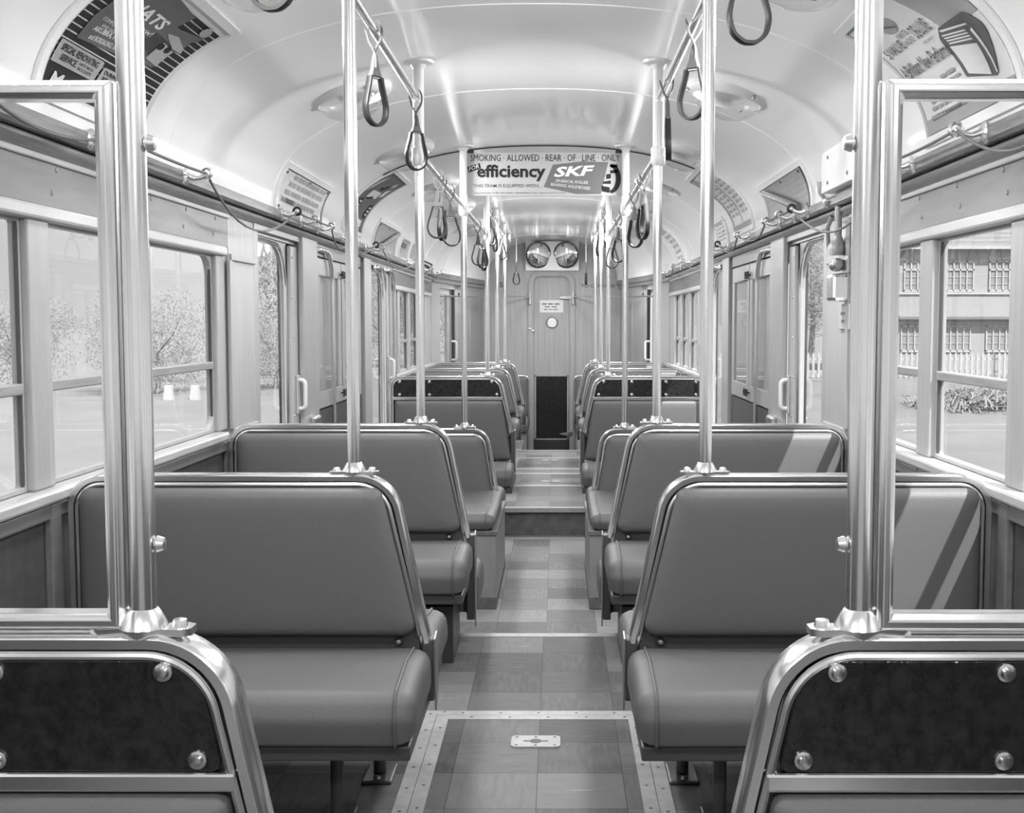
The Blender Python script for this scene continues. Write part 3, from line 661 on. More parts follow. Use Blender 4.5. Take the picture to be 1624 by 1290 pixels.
# ================================================================== FLOOR HATCHES
def hatch(label, y0, y1, xa, xb, frame2, lock, mat):
    t = thing('floor_hatch', label, 'hatch', ((xa+xb)/2, (y0+y1)/2, 0))
    w = .038; b = MB()
    def frm(b, x0, x1, a, c, z): b.box(x0, x0+w, a, c, .0003, z); b.box(x1-w, x1, a, c, .0003, z); b.box(x0+w, x1-w, a, a+w, .0003, z); b.box(x0+w, x1-w, c-w, c, .0003, z)
    frm(b, xa, xb, y0, y1, .0035); b.build('outer_strip', M['alu'], t)
    ix0, ix1, iy0, iy1 = xa+w+.0015, xb-w-.0015, y0+w+.0015, y1-w-.0015
    b = MB(); frm(b, ix0, ix1, iy0, iy1, .0035); st = b.build('inner_strip', M['alu'], t)
    if y0 < 5:
        L = y1-y0; nn = 8; b = MB(); b.lathe([(0, .0045), (.0045, .0042), (.005, .0035)], 8); sp = [(xx, y0+.03+(L-.06)*k/nn+dy) for k in range(nn+1) for xx, dy in ((xa+w*.5, 0), (ix0+w*.55, .02), (xb-w*.5, 0), (ix1-w*.55, .02))]
        sp += [(xa+(xb-xa)*k/6+dx, y1-w*f) for k in range(1, 6) for f, dx in ((.5, 0), (1.5, .03))]
        base = b.build('screw', M['screw'], st, world=False)
        for k, (xx, yy) in enumerate(sp):
            o = base if k == 0 else base.copy()
            if k: COL.objects.link(o)
            o.parent = st; o.location = (xx-t.location.x, yy-t.location.y, 0)
    b = MB(); b.box(ix0+w, ix1-w, iy0+w, iy1-w, .0003, .002); b.build('lid', mat, t)
    if lock:
        lx, ly = lock; b = MB(); b.prism(f2(rect(lx-.071, lx+.071, ly-.045, ly+.045), .016, 5), lambda a, c, d: Vector((a, c, d)), .002, .006); lp = b.build('lock_plate', M['alu'], t)
        b = MB(); b.prism(rect(lx-.036, lx+.036, ly-.004, ly+.004), lambda a, c, d: Vector((a, c, d)), .0055, .0066); b.prism(arc(lx, ly, .017, 0, 345, 22), lambda a, c, d: Vector((a, c, d)), .0055, .0067); b.build('key_slot', M['rubber'], lp)
        for dx in (-.055, 0, .055):
            for dy in (-.032, .032):
                b = MB(); b.lathe([(0, .0075), (.004, .007), (.005, .006)], 8, Matrix.Translation((lx+dx, ly+dy, 0))); b.build('plate_screw', M['screw'], lp)
    return t
hatch('nearest floor hatch with wide pale metal edging and a keyhole plate', 2.34, 3.545, -.340, .364, True, (.008, 3.277), M['floorA'])
hatch('middle floor hatch just beyond the step up, with a small key plate', 8.49, 9.25, -.345, .345, True, (.02, 8.75), M['floorB'])
hatch('farthest floor hatch on the aisle before the end door', 9.47, 10.31, -.345, .345, True, (.008, 10.09), M['floorB'])

# ================================================================== POLES AND RAILS
PX0 = .444
RA, RB, RC = 2.03, 1.84, 2.06
def ceilz(x, y=0):
    x = abs(x)/wtaper(y); return CZ0+CB*(1-(min(x, CA)/CA)**CN)**(1/CN)
def pole(s, Y, zb, label, chrome_top, white=True, px=PX0, r=.0165):
    t = thing('grab_pole', label, 'pole', (s*px, Y, zb), 'grab poles standing on the seat backs')
    zc = ceilz(px, Y); lean = .0
    b = MB(); b.tube([(s*px, Y, zb+.012), (s*px, Y, chrome_top)], r, 20); b.build('pole_tube', M['chrome'], t)
    if white:
        b = MB(); b.tube([(s*px, Y, chrome_top-.012), (s*px, Y, zc)], r+.004, 16); b.lathe([(r, chrome_top-.03), (r+.008, chrome_top-.022), (r+.012, chrome_top), (r+.008, chrome_top+.022), (r+.004, chrome_top+.03)], 16, Matrix.Translation((s*px, Y, 0)))
        b.build('upper_sleeve', M['white'], t)
        b = MB(); b.lathe([(.06, zc-.004+.006), (.058, zc-.008), (.03, zc-.014), (r+.004, zc-.03)], 20, Matrix.Translation((s*px, Y, 0))); b.build('ceiling_flange', M['white'], t)
    # base clamp : two lobes with bolts
    b = MB(); pl = [(-.062, -.012), (-.05, -.02), (-.022, -.016), (0, -.030), (.022, -.016), (.05, -.02), (.062, -.012), (.062, .012), (.05, .02), (.022, .016), (0, .030), (-.022, .016), (-.05, .02), (-.062, .012)]
    b.prism(pl, lambda a, c, d: Vector((s*px+a, Y+c, d)), zb-.002, zb+.007)
    b.lathe([(r+.014, zb+.007), (r+.011, zb+.014), (r+.003, zb+.028), (r+.001, zb+.03)], 20, Matrix.Translation((s*px, Y, 0))); cl = b.build('base_clamp', M['chrome'], t)
    for dx in (-.045, .045):
        b = MB(); b.lathe([(0, .018), (.008, .016), (.0105, .008), (.0105, .006)], 12, Matrix.Translation((s*px+dx, Y, zb))); b.build('clamp_bolt', M['chrome'], cl)
    return t
for s, nm in ((-1, 'left'), (1, 'right')):
    p = pole(s, 1.42, .83, 'thick foreground chrome pole beside the %s glass screen' % nm, 2.12, False)
    b = MB(); b.lathe([(0, .014), (.008, .012), (.011, .004), (.008, 0)], 12, Matrix.Translation((-s*(-PX0)-s*.016, 1.42, 1.43)) @ Matrix.Rotation(-s*PI/2, 4, 'Y')); b.build('screw_head', M['chrome'], p); b = MB(); b.lathe([(0, .014), (.008, .012), (.011, .004), (.008, 0)], 12, Matrix.Translation((s*PX0-s*.016, 1.42, .94)) @ Matrix.Rotation(-s*PI/2, 4, 'Y')); b.build('screw_head', M['chrome'], p)
    pole(s, 2.92, .83, 'chrome pole on the %s on the big bench behind the foreground one' % nm, ceilz(PX0)-.01, False)
    pole(s, 4.36, .83, 'chrome pole on the %s rising from the bench at the step down' % nm, RB-.02)
    pole(s, 6.42, .625, 'chrome pole on the %s rising from the low bench on the box' % nm, RB-.02, px=.444)
    pole(s, 8.55, .815, 'far chrome pole on the %s standing on the dark panelled bench' % nm, RB-.02)
    pole(s, 9.95, .815, 'far chrome pole on the %s, first behind the dark panelled bench' % nm, ceilz(PX0)-.01, False)
    pole(s, 11.4, .815, 'farthest chrome pole on the %s, on the last full bench' % nm, ceilz(PX0)-.01, False)
    for nme, y0, y1, z in (('near', -.6, 4.36, RA), ('middle', 4.36, 8.55, RB), ('far', 8.55, 12.6, RC)):
        t = thing('strap_rail', '%s chrome ceiling rail on the %s from which hand straps hang' % (nme, nm), 'rail', (s*PX0, (y0+y1)/2, z), 'strap rails')
        b = MB(); a = y0+(.026 if nme != 'near' else 0); c = y1-.026 if nme != 'far' else y1
        b.tube([(s*PX0, a, z), (s*PX0, c, z)], .0135, 16); b.build('rail_tube', M['chrome'], t)
        if nme == 'far':
            zc = ceilz(PX0, y1); b = MB(); b.tube([(s*PX0, y1-.02, z), (s*PX0, y1-.02, zc)], .014, 12); b.build('rail_hanger', M['white'], t)
        if nme == 'middle':
            for yy in (4.36, 6.42, 8.55):
                b = MB(); b.lathe([(.019, z-.022), (.026, z-.016), (.027, z+.016), (.019, z+.024)], 16, Matrix.Translation((s*PX0, yy, 0))); b.build('rail_collar', M['white'], t)
# handrails curving off the doorway posts
for s, nm in ((-1, 'left'), (1, 'right')):
    for y, xx, wd in ((6.44, 1.172, 'at the doorway post beside the wall cupboard'), (8.42, 1.172, 'inside the far doorway'), (8.88, 1.172, 'between the far doorway and far windows')):
        t = thing('door_handrail', 'arched chrome handrail, %s side, %s' % (nm, wd), 'handrail', (s*xx, y, 0), 'arched doorway handrails')
        b = MB(); zf = LOW if y < 7.5 else .0
        b.tube(fillet([(s*1.19, y-.38, 1.585), (s*xx, y-.34, 1.59), (s*xx, y, 1.59), (s*xx, y, zf+.004)], [0, .03, .24, 0], 10, False), .0125, 12); b.build('rail_tube', M['chrome'], t)
        b = MB(); b.lathe([(.03, 0), (.028, .008), (.014, .012)], 14, Matrix.Translation((s*1.192, y-.38, 1.585)) @ Matrix.Rotation(-s*PI/2, 4, 'Y')); b.lathe([(.03, zf+.001), (.028, zf+.009), (.013, zf+.013)], 14, Matrix.Translation((s*xx, y, 0))); b.build('flange', M['chrome'], t)

# ================================================================== HAND STRAPS
def make_strap():
    t = thing('hand_strap', '', 'strap', (0, 0, 0), 'hand straps on the ceiling rails')
    hk = MB(); band = [(-.0026, -.0075), (.0026, -.0075), (.0026, .0075), (-.0026, .0075)]
    A = [(-.002, .003, -.105), (-.004, .003, -.075), (.002, .003, -.052), (.016, .003, -.028), (.0205, .003, -.008), (.020, .003, .008), (.014, .003, .022), (.006, .003, .029)]
    B = [(.003, -.003, -.105), (.004, -.003, -.078), (-.003, -.003, -.055), (-.015, -.003, -.032), (-.0195, -.003, -.014), (-.024, -.003, -.002), (-.026, -.003, .006)]
    def sm(p):
        q = [Vector(x) for x in p]; out = []
        for i in range(len(q)-1):
            p0, p1, p2, p3 = q[max(i-1, 0)], q[i], q[i+1], q[min(i+2, len(q)-1)]
            for k in range(4):
                f = k/4; out.append(.5*((2*p1)+(p2-p0)*f+(2*p0-5*p1+4*p2-p3)*f*f+(3*p1-p0-3*p2+p3)*f**3))
        return out+[q[-1]]
    pa = sm(A); pb = sm(B)
    hk.sweep(pa, band, up=(0, 1, 0), scale=[1.]*(len(pa)-6)+[1-.13*k for k in range(1, 7)]); hk.sweep(pb, band, up=(0, 1, 0), scale=[1.]*(len(pb)-6)+[1-.13*k for k in range(1, 7)])
    hk.build('hook', M['hook'], t, world=False)
    c = MB()   # leather cheek widening to the loop
    c.rings([[(-w, -d, z), (w, -d, z), (w, d, z), (-w, d, z)] for w, d, z in ((.006, .005, -.068), (.0085, .006, -.085), (.012, .007, -.105), (.018, .008, -.122), (.021, .0085, -.127))], smooth=True); ck = c.build('cheek', M['hook'], t, world=False, bev=.0015)
    c = MB(); c.tube([(-.024, 0, -.130), (.024, 0, -.130)], .0042, 10); c.build('buckle_bar', M['chrome'], ck, world=False)
    l = MB(); pts = [(-.021, 0, -.128), (-.027, 0, -.155), (-.037, 0, -.190), (-.041, 0, -.215), (-.034, 0, -.243), (-.016, 0, -.259), (0, 0, -.262), (.016, 0, -.259), (.034, 0, -.243), (.041, 0, -.215), (.037, 0, -.190), (.027, 0, -.155), (.021, 0, -.128)]
    l.sweep(sm(pts), [(-.0032, -.0095), (.0032, -.0095), (.004, -.007), (.004, .007), (.0032, .0095), (-.0032, .0095), (-.004, .007), (-.004, -.007)], up=(0, 1, 0)); l.build('loop', M['strap'], t, world=False)
    return t
proto = make_strap()
ORD = ['first', 'second', 'third', 'fourth', 'fifth', 'sixth', 'seventh', 'eighth', 'ninth']
def st(y, deg): return (y, deg)
STR = {(-1, 'near', RA): [(1.2, 20), (2.1, -10), (3.32, 55), (4.29, 38)], (1, 'near', RA): [(1.3, 10), (2.36, 12), (3.22, -40), (4.02, 86)],
       (-1, 'middle', RB): [(5.08, 8), (5.22, 75), (5.60, 12), (7.55, 6), (7.95, 40), (8.3, -70)],
       (1, 'middle', RB): [(5.0, -76), (5.16, -62), (5.72, -42), (6.62, 80), (7.15, -30), (7.95, 6)],
       (-1, 'far', RC): [(9.0, 35), (9.75, -65), (11.0, 48), (11.5, 10)], (1, 'far', RC): [(8.75, 84), (9.2, 88), (10.4, 60)]}
first = True
for (s, nme, z), lst in STR.items():
    for i, (y, a) in enumerate(lst):
        lab = '%s hand strap from the camera on the %s %s ceiling rail' % (ORD[i], nme, 'left' if s < 0 else 'right')
        if first: o = proto; o.location = (s*PX0, y, z+.0); o.rotation_euler = (0, 0, 0); o['label'] = lab; first = False
        else: o = dup(proto, (s*PX0, y, z), 0, lab)
        # the loop swings round below the hook
        o.rotation_euler = (R.uniform(-.03, .03), R.uniform(-.04, .04), 0)
        for ch in o.children:
            if ch.name.startswith(('loop', 'cheek')): ch.rotation_euler = (0, 0, math.radians(a))
for s, lab in ((-1, 'lone hand strap hanging low before the end wall, left of the door'), (1, 'lone hand strap hanging low before the end wall, right of the door')):
    o = dup(proto, (s*.40, 13.4, 1.90), 0, lab)
    for ch in o.children:
        if ch.name.startswith(('loop', 'cheek')): ch.rotation_euler = (0, 0, math.radians(30 if s < 0 else 80))
    zc = ceilz(.40, 13.4); b = MB(); b.tube([(0, 0, zc-1.90), (0, 0, .0)], .006, 8); b.build('hanger', M['white'], o, world=False)

# ================================================================== GLASS SCREENS on the first seats, rail at the far end
for s, nm in ((-1, 'left'), (1, 'right')):
    t = thing('glass_screen', 'chrome framed glass wind screen in the %s foreground' % nm, 'screen', (s*.83, 1.42, .832))
    xi, xo, z0, z1 = .462, 1.185, .834, 1.503
    b = MB(); pth = [(s*(xi+.011), 1.42, z0+.011), (s*(xi+.011), 1.42, z1-.011), (s*(xo-.011), 1.42, z1-.011), (s*(xo-.011), 1.42, z0+.011)]
    b.sweep(pth, [(-.011, -.014), (-.011, .014), (-.005, .020), (.004, .020), (.011, .010), (.011, -.010), (.004, -.020), (-.005, -.020)], up=(0, 1, 0), closed=True, smooth=False)
    b.build('screen_frame', M['chrome'], t, bev=.002)
    b = MB(); b.box(min(s*(xi+.02), s*(xo-.02)), max(s*(xi+.02), s*(xo-.02)), 1.418, 1.422, z0+.02, z1-.02); b.build('screen_pane', M['screen'], t)
    # far rail
    t = thing('partition_rail', 'thin horizontal rail from the end wall to the %s side over the last bench' % nm, 'rail', (s*.7, 12.9, 1.48))
    xb = DX-.262 if s < 0 else DX+.262
    b = MB(); b.tube([(s*1.19, 12.1, 1.478), (xb, 14.16, 1.515)], .010, 10); b.build('rail_tube', M['chrome'], t)
    b = MB(); b.box(xb-.014, xb+.014, 14.15, 14.199, 1.42, 1.58); b.build('rail_bracket', M['steel'], t, bev=.004)
    b = MB(); a = Vector((s*1.19, 12.1, 0)); c = Vector((xb, 14.16, 0)); d = c-a
    p0, p1 = a+d*.02, a+d*.55
    b.add([(p0.x, p0.y, .75), (p1.x, p1.y, .75), (p1.x, p1.y, 1.49), (p0.x, p0.y, 1.475)], [(0, 1, 2, 3)]); b.add([(p0.x, p0.y+.004, .75), (p1.x, p1.y+.004, .75), (p1.x, p1.y+.004, 1.49), (p0.x, p0.y+.004, 1.475)], [(0, 1, 2, 3)]); b.build('rail_pane', M['glass'], t)

# ================================================================== DOME LAMPS
def dome(s, Y, label):
    sx = .67 if Y == 3.05 else .62
    x, z, nx, nz = cove(sx); P0 = Vector((s*x*wtaper(Y), Y, z)); N = Vector((s*nx, 0, nz))
    N = (N+Vector((0, 0, -.35))).normalized()
    t = thing('dome_lamp', label, 'lamp', tuple(P0), 'ceiling dome lamps')
    ax = Vector((0, 1, 0)); ay = N.cross(ax).normalized(); mt = Matrix((ax, ay, N)).transposed().to_4x4(); mt.translation = P0
    b = MB(); b.lathe([(.165, -.015), (.168, .0), (.165, .012), (.15, .026), (.135, .03), (.128, .022), (.128, -.01)], 36, mt); b.build('rim', M['white'], t)
    b = MB(); b.lathe([(.128, .024), (.124, .045), (.108, .068), (.078, .088), (.04, .098), (.0, .101)], 36, mt); b.build('bowl', M['bowl'], t)
    for k in range(3):
        a = 2*PI*k/3+.5; b = MB(); b.lathe([(.0, .02), (.006, .018), (.009, .008), (.006, 0)], 10, mt @ Matrix.Translation((.158*math.cos(a), .158*math.sin(a), .012))); b.build('clip', M['steel'], t)
    b = MB(); b.lathe([(.127, .002), (.06, .006), (.0, .008)], 30, mt); b.build('reflector', M['white'], t)
    ld = bpy.data.lights.new('dome_fill_spot', 'SPOT'); ld.energy = LAMP_W*(.45 if Y == 6.18 else 1.08); ld.shadow_soft_size = .11; ld.spot_size = PI; ld.spot_blend = .55
    lo = bpy.data.objects.new('dome_fill_spot', ld); COL.objects.link(lo); lo.parent = t; lo.location = N*.085; lo.rotation_euler = Vector((-s*.57, 0, -.82)).to_track_quat('-Z', 'Y').to_euler()  # unseen spot added in the dome, tilted inward to brighten the interior
for s, nm in ((-1, 'left'), (1, 'right')):
    for i, Y in enumerate((-.2, 1.45, 3.05, 4.62, 6.18, 7.75, 9.3, 10.9, 12.5)):  # farthest pair is added to brighten the end wall
        dome(s, Y, '%s dome lamp %s on the %s ceiling curve' % (ORD[i], 'from the camera end', nm))

# ================================================================== SIGNS AND CARDS
# hanging sign across the middle of the car
Ys = 6.447; sx0, sx1, sz0, sz1 = -.429, .429, 1.918, 2.139
t = thing('hanging_sign', 'long cream sign across the ceiling about smoking and efficiency', 'sign', ((sx0+sx1)/2, Ys, sz0))
b = MB(); b.box(sx0, sx1, Ys, Ys+.006, sz0-.012, sz1); b.build('board', M['signboard'], t)
def SF(px, py, h): return Vector((sx0+(px-742)/246*(sx1-sx0), Ys-h, sz1-(py-245)/63*(sz1-sz0)))
def q(px, py): return (730+px/6.015, 235+py/6.015)
class PArt(Art):
    def t(s, tx, x0, x1, y0, y1, slope=0., **k):
        a = q(x0, y1); c = q(x1, y0); s.text(tx, a[0], c[0], a[1], c[1], slope=slope, **k); return s
a = PArt(); a.t('SMOKING \u00b7 ALLOWED \u00b7 REAR \u00b7 OF \u00b7 LINE \u00b7 ONLY', 110, 1525, 76, 138); a.t('efficiency', 172, 822, 170, 326, bold=.03)
a.build('heading_lettering', M['ink'], t, SF, .001)
a = Art(); a.poly([q(80, 192), q(198, 155), q(210, 205), q(92, 246)]); a.build('for_flag', M['ink'], t, SF, .001)
a = PArt(); x0, y0 = q(98, 234); x1, y1 = q(192, 194); a.text('FOR', x0, x1, y0, y1, slope=-.36, bold=.01); a.build('flag_lettering', M['paper'], t, SF, .002)
a = PArt(); a.t('THIS TRAM IS EQUIPPED WITH..', 137, 770, 352, 388, bold=.008); a.t('Supplied by THE SKF BALL BEARING CO. (Aust.) PTY. LTD.', 145, 1015, 427, 446)
a.build('small_lettering', M['inkmid'], t, SF, .001)
a = Art(); a.poly([q(*p) for p in ((892, 172), (1170, 140), (1415, 148), (1345, 445), (1110, 445), (805, 378))]); a.build('grey_patch', M['patch'], t, SF, .001)
a = PArt(); x0, y0 = q(900, 288); x1, y1 = q(1285, 205); a.text('SKF', x0, x1, y0, y1-2, slope=-.045, shear=.25, bold=.035)
a.t('SPHERICAL ROLLER', 915, 1222, 306, 334, slope=.06, shear=.2); a.t('BEARING AXLE\u00b7BOXES', 870, 1245, 338, 366, slope=.11, shear=.2)
a.build('patch_lettering', M['paper'], t, SF, .002)
a = Art()     # roller bearing picture
oc = [q(1440+95*math.cos(math.radians(d)), 300+138*math.sin(math.radians(d))) for d in range(-90, 100, 12)]
ic = [q(1425+62*math.cos(math.radians(d)), 300+112*math.sin(math.radians(d))) for d in range(-90, 100, 12)]
for k in range(len(oc)-1): a.poly([ic[k], oc[k], oc[k+1], ic[k+1]])
for p in (((1435, 175), (1500, 168), (1505, 195), (1440, 200)), ((1432, 225), (1498, 218), (1500, 250), (1435, 252)), ((1395, 262), (1440, 255), (1440, 300), (1395, 305)), ((1365, 330), (1440, 318), (1440, 350), (1365, 350)), ((1352, 368), (1430, 382), (1426, 435), (1356, 420))): a.poly([q(*z) for z in p])
a.build('bearing_picture', M['ink'], t, SF, .001)
b = MB()
for cx in (sx0+.015, sx1-.015): b.box(cx-.025, cx+.025, Ys-.003, Ys+.04, sz1-.003, sz1+.016)
b.build('hanger_clips', M['kick'], t)

def card(side, Y0, Y1, s0, s1, label, mat, frame=True, name='advertising_card'):
    p = cove_pt(side, (Y0+Y1)/2, s0, .01); t = thing(name, label, 'advert' if name == 'advertising_card' else 'panel', tuple(p), None)
    FN = (lambda u, v, h, side=side: cove_pt(side, u if side < 0 else -u, v, h))
    def strip(b, a, c, v0, v1, h0, h1):
        n = max(2, int((v1-v0)/.03)+1)
        b.rings([[cove_pt(side, a, v0+(v1-v0)*k/n, h0), cove_pt(side, c, v0+(v1-v0)*k/n, h0), cove_pt(side, c, v0+(v1-v0)*k/n, h1), cove_pt(side, a, v0+(v1-v0)*k/n, h1)] for k in range(n+1)], smooth=False)
    b = MB(); strip(b, Y0, Y1, s0, s1, .001, .004); b.build('backing', mat, t)
    if frame:
        w = .028; b = MB(); h = .011
        strip(b, Y0-w, Y0, s0-min(w, s0), s1+w, .0005, h); strip(b, Y1, Y1+w, s0-min(w, s0), s1+w, .0005, h); strip(b, Y0, Y1, s1, s1+w, .0005, h)
        if s0 > .02: strip(b, Y0, Y1, s0-min(w, s0), s0, .0005, h)
        b.build('card_frame', M['ceiling'], t)
    return t, FN, strip
CUT = .03
H1, H2, H3 = .0055, .007, .0085
# -- hat advertisement, left front
t, FN, _ = card(-1, 2.745, 3.425, .065, .47, 'big dark and pale striped hat advertisement at the upper left', M['card'])
a = Art(); a.rect(2.765, 3.405, .075, .135)
for k in range(15): a.rect(2.765, 3.405, .139+.0205*k, .1555+.0205*k)
a.build('dark_print', M['ink'], t, FN, H1, CUT)
a = Art(); a.poly([(2.82, .285), (2.825, .212), (3.09, .228), (3.20, .240), (3.28, .247), (3.285, .33), (3.17, .352), (3.19, .44), (2.99, .455), (2.84, .44)]); a.poly([(3.10, .30), (3.20, .27), (3.335, .33), (3.32, .40), (3.16, .38)])
a.poly([(3.30, .385), (3.36, .425), (3.35, .385), (3.30, .36)]); a.build('grey_print', M['inkmid'], t, FN, H2, CUT)
a = Art(); a.poly(f2([(2.764, .134), (3.014, .134), (3.028, .193), (2.768, .194)], [.001, .008, .008, .001], 3)); a.poly(f2([(3.026, .134), (3.27, .14), (3.27, .188), (3.038, .182)], .006, 3))
a.poly([(3.175, .355), (3.20, .345), (3.28, .325), (3.345, .327), (3.33, .345), (3.24, .365)]); a.poly(arc(3.32, .425, .03, 0, 350, 12, .02)); a.poly([(3.20, .262), (3.29, .255), (3.30, .318), (3.21, .327)])
a.build('pale_print', M['inkpale'], t, FN, H3, CUT)
a = Art(); a.text('SPECIAL RENOVATING', 2.785, 3.0, .168, .187, shear=.25, bold=.02, slope=.0); a.text('SERVICE.', 2.80, 2.892, .145, .162, shear=.25, bold=.02); a.text('HATS BACK', 2.905, 2.99, .155, .163, bold=.01); a.text('IN 3 DAYS', 2.905, 2.985, .142, .151, bold=.01)
a.build('service_lettering', M['ink'], t, FN, H3+.0012, CUT)
a = Art(); a.text('DURING DAY', 3.05, 3.2, .164, .176, bold=.02); a.text('SERVICE', 3.05, 3.13, .148, .159, bold=.02)
a.build('corner_lettering', M['ink'], t, FN, H3+.0012, CUT)
a = Art(); a.poly(arc(3.215, .312, .018, 0, 350, 12, .012)); a.poly(arc(3.262, .315, .018, 0, 350, 12, .012)); a.build('face_print', M['ink'], t, FN, H3+.0012, CUT)
a = Art(); a.text('M', 2.785, 2.86, .078, .115, shear=.3, bold=.02); a.build('script_lettering', M['paper'], t, FN, H3, CUT)
a = Art(); a.text('US HATS', 2.99, 3.19, .083, .110, bold=.02); a.build('bottom_lettering', M['paper'], t, FN, H3, CUT)
a = Art(); a.text('COMPLETE RANGE', 2.86, 3.02, .285, .296); a.text('AND FASHION', 2.88, 3.0, .268, .278)
a.text('AKUBRA, FEVER', 2.86, 3.04, .246, .264, bold=.025, slope=.06); a.text('and BORSALINO, for you', 2.87, 3.06, .220, .240, bold=.015, slope=.06); a.build('brand_lettering', M['paper'], t, FN, H3, CUT)
a = Art(); a.text('HATS', 2.90, 3.13, .345, .385, shear=.15, bold=.03); a.text('now!', 3.02, 3.12, .316, .334)
a.build('pale_lettering', M['paper'], t, FN, H3, CUT)
# -- radio advertisement, right front
t, FN, _ = card(1, 2.73, 3.40, .045, .45, 'big pale radio set advertisement at the upper right', M['inkpale'])
a = Art(); a.rect(-3.385, -2.745, .05, .44); a.build('pale_ground', M['paper'], t, FN, H1, CUT)
a = Art(); a.rect(-3.385, -2.745, .05, .092); a.poly([(-3.0, .44), (-2.96, .295), (-2.87, .27), (-2.745, .27), (-2.745, .44)]); a.poly(arc(-3.175, .385, .055, 0, 350, 18, .032)); a.build('grey_print', M['inkpale'], t, FN, H2, CUT)
rad = f2([(-3.01, .145), (-2.83, .108), (-2.765, .235), (-2.80, .29), (-2.97, .293), (-3.02, .262)], [.01, .02, .04, .03, .03, .03], 5)
a = Art(); a.poly(rad); a.build('radio_body', M['inkmid'], t, FN, H3, CUT)
a = Art(); a.poly([(-2.985, .150), (-2.86, .118), (-2.855, .205), (-2.995, .236)]); a.poly([(-2.975, .286), (-2.835, .262), (-2.83, .256), (-2.97, .278)]); a.poly([(-2.84, .24), (-2.83, .115), (-2.822, .118), (-2.825, .245)])
for k in range(4): a.poly([(-2.985, .272-.009*k), (-2.86, .250-.009*k), (-2.86, .245-.009*k), (-2.985, .267-.009*k)])
a.build('radio_front', M['paper'], t, FN, H3+.0012, CUT)
a = Art(); a.text('5 VALVE', -3.35, -3.20, .302, .336, bold=.01); a.text('MANTEL', -3.19, -3.11, .330, .349); a.text('RADIO', -3.19, -3.12, .303, .322); a.text('DE-LUXE', -3.10, -2.99, .300, .345, bold=.01)
a.text('FOR ONLY', -3.10, -3.03, .278, .288); a.text('A Brilliant New Performer', -3.37, -2.99, .222, .268, shear=.2, bold=.012, slope=-.02); a.rect(-3.33, -3.06, .0935, .0955); a.rect(-3.33, -3.06, .0835, .0855); a.rect(-3.332, -3.328, .0835, .0955); a.rect(-3.24, -3.236, .0835, .0955); a.rect(-3.062, -3.058, .0835, .0955); a.words(-3.22, -3.09, .0872, .092, 4, 8)
a.poly([(-3.20, .395), (-3.13, .37), (-3.135, .365), (-3.205, .388)]); a.build('dark_lettering', M['inkmid'], t, FN, H3+.0012, CUT)
a = Art(); a.words(-3.16, -3.04, .176, .186, 2, 3); a.words(-3.13, -3.03, .158, .166, 2, 4); a.words(-3.30, -3.16, .128, .136, 3, 5); a.words(-3.31, -3.14, .108, .118, 5, 6); a.build('faint_lettering', M['inkpale'], t, FN, H3+.0012, CUT)
# -- notice over the left doorway
t, FN, _ = card(-1, 5.06, 6.0, .012, .192, 'pale notice with four lines of print over the left doorway', M['card'])
a = Art(); a.rect(5.06, 6.0, .187, .192); a.rect(5.06, 5.068, .012, .19); a.rect(5.99, 6.0, .012, .19); a.build('border', M['ink'], t, FN, H1, CUT)
a = Art()
for i, (x0, x1, z) in enumerate(((5.25, 5.95, .158), (5.21, 5.94, .122), (5.18, 5.92, .083), (5.14, 5.83, .045))): a.words(x0, x1, z, z+.022, 9, 20+i)
a.build('lettering', M['inkpale'], t, FN, H1, CUT)
a = Art(); a.words(5.22, 5.42, .045, .067, 1, 31); a.build('bold_lettering', M['inkmid'], t, FN, H2, CUT)
a = Art()
for u, v in ((5.10, .175), (5.96, .178), (5.10, .02), (5.96, .02), (5.55, .178), (5.55, .018)): a.poly(arc(u, v, .012, 0, 345, 10, .006))
a.build('screws', M['ink'], t, FN, H2)
# -- dark picture advertisement, left
t, FN, _ = card(-1, 6.62, 7.20, .06, .495, 'dark picture advertisement on the left ceiling curve before the middle', M['inkmid'])
a = Art(); a.poly([(6.70, .09), (7.12, .09), (7.12, .13), (6.70, .15)]); a.poly([(6.66, .30), (6.70, .42), (6.75, .46), (6.72, .36)]); a.poly([(6.80, .275), (7.05, .29), (7.04, .345), (6.80, .335)]); a.poly([(7.08, .31), (7.15, .33), (7.14, .40), (7.07, .37)]); a.poly([(7.05, .43), (7.08, .46), (7.10, .43), (7.07, .40)]); a.poly(arc(6.95, .37, .03, 0, 345, 12, .02))
a.build('pale_print', M['card'], t, FN, H1, CUT)
a = Art(); a.poly([(6.90, .37), (7.02, .42), (7.0, .38), (6.95, .35)]); a.poly(arc(7.12, .20, .05, 0, 350, 16, .055)); a.poly(arc(6.76, .21, .05, 0, 350, 16, .05)); a.poly([(6.82, .275), (6.95, .30), (6.98, .285), (6.86, .265)]); a.build('dark_print', M['ink'], t, FN, H2, CUT)
a = Art()
for cx, cy in ((7.12, .20), (6.76, .21)):
    for k in (-.025, 0, .025): a.rect(cx-.03, cx+.03, cy+k-.006, cy+k+.006)
a.build('wheel_print', M['card'], t, FN, H3, CUT)
a = Art()
for k in range(5): a.poly([(6.60+.0*k, .0), (6.60, .0), (6.60, .0)]) if False else None
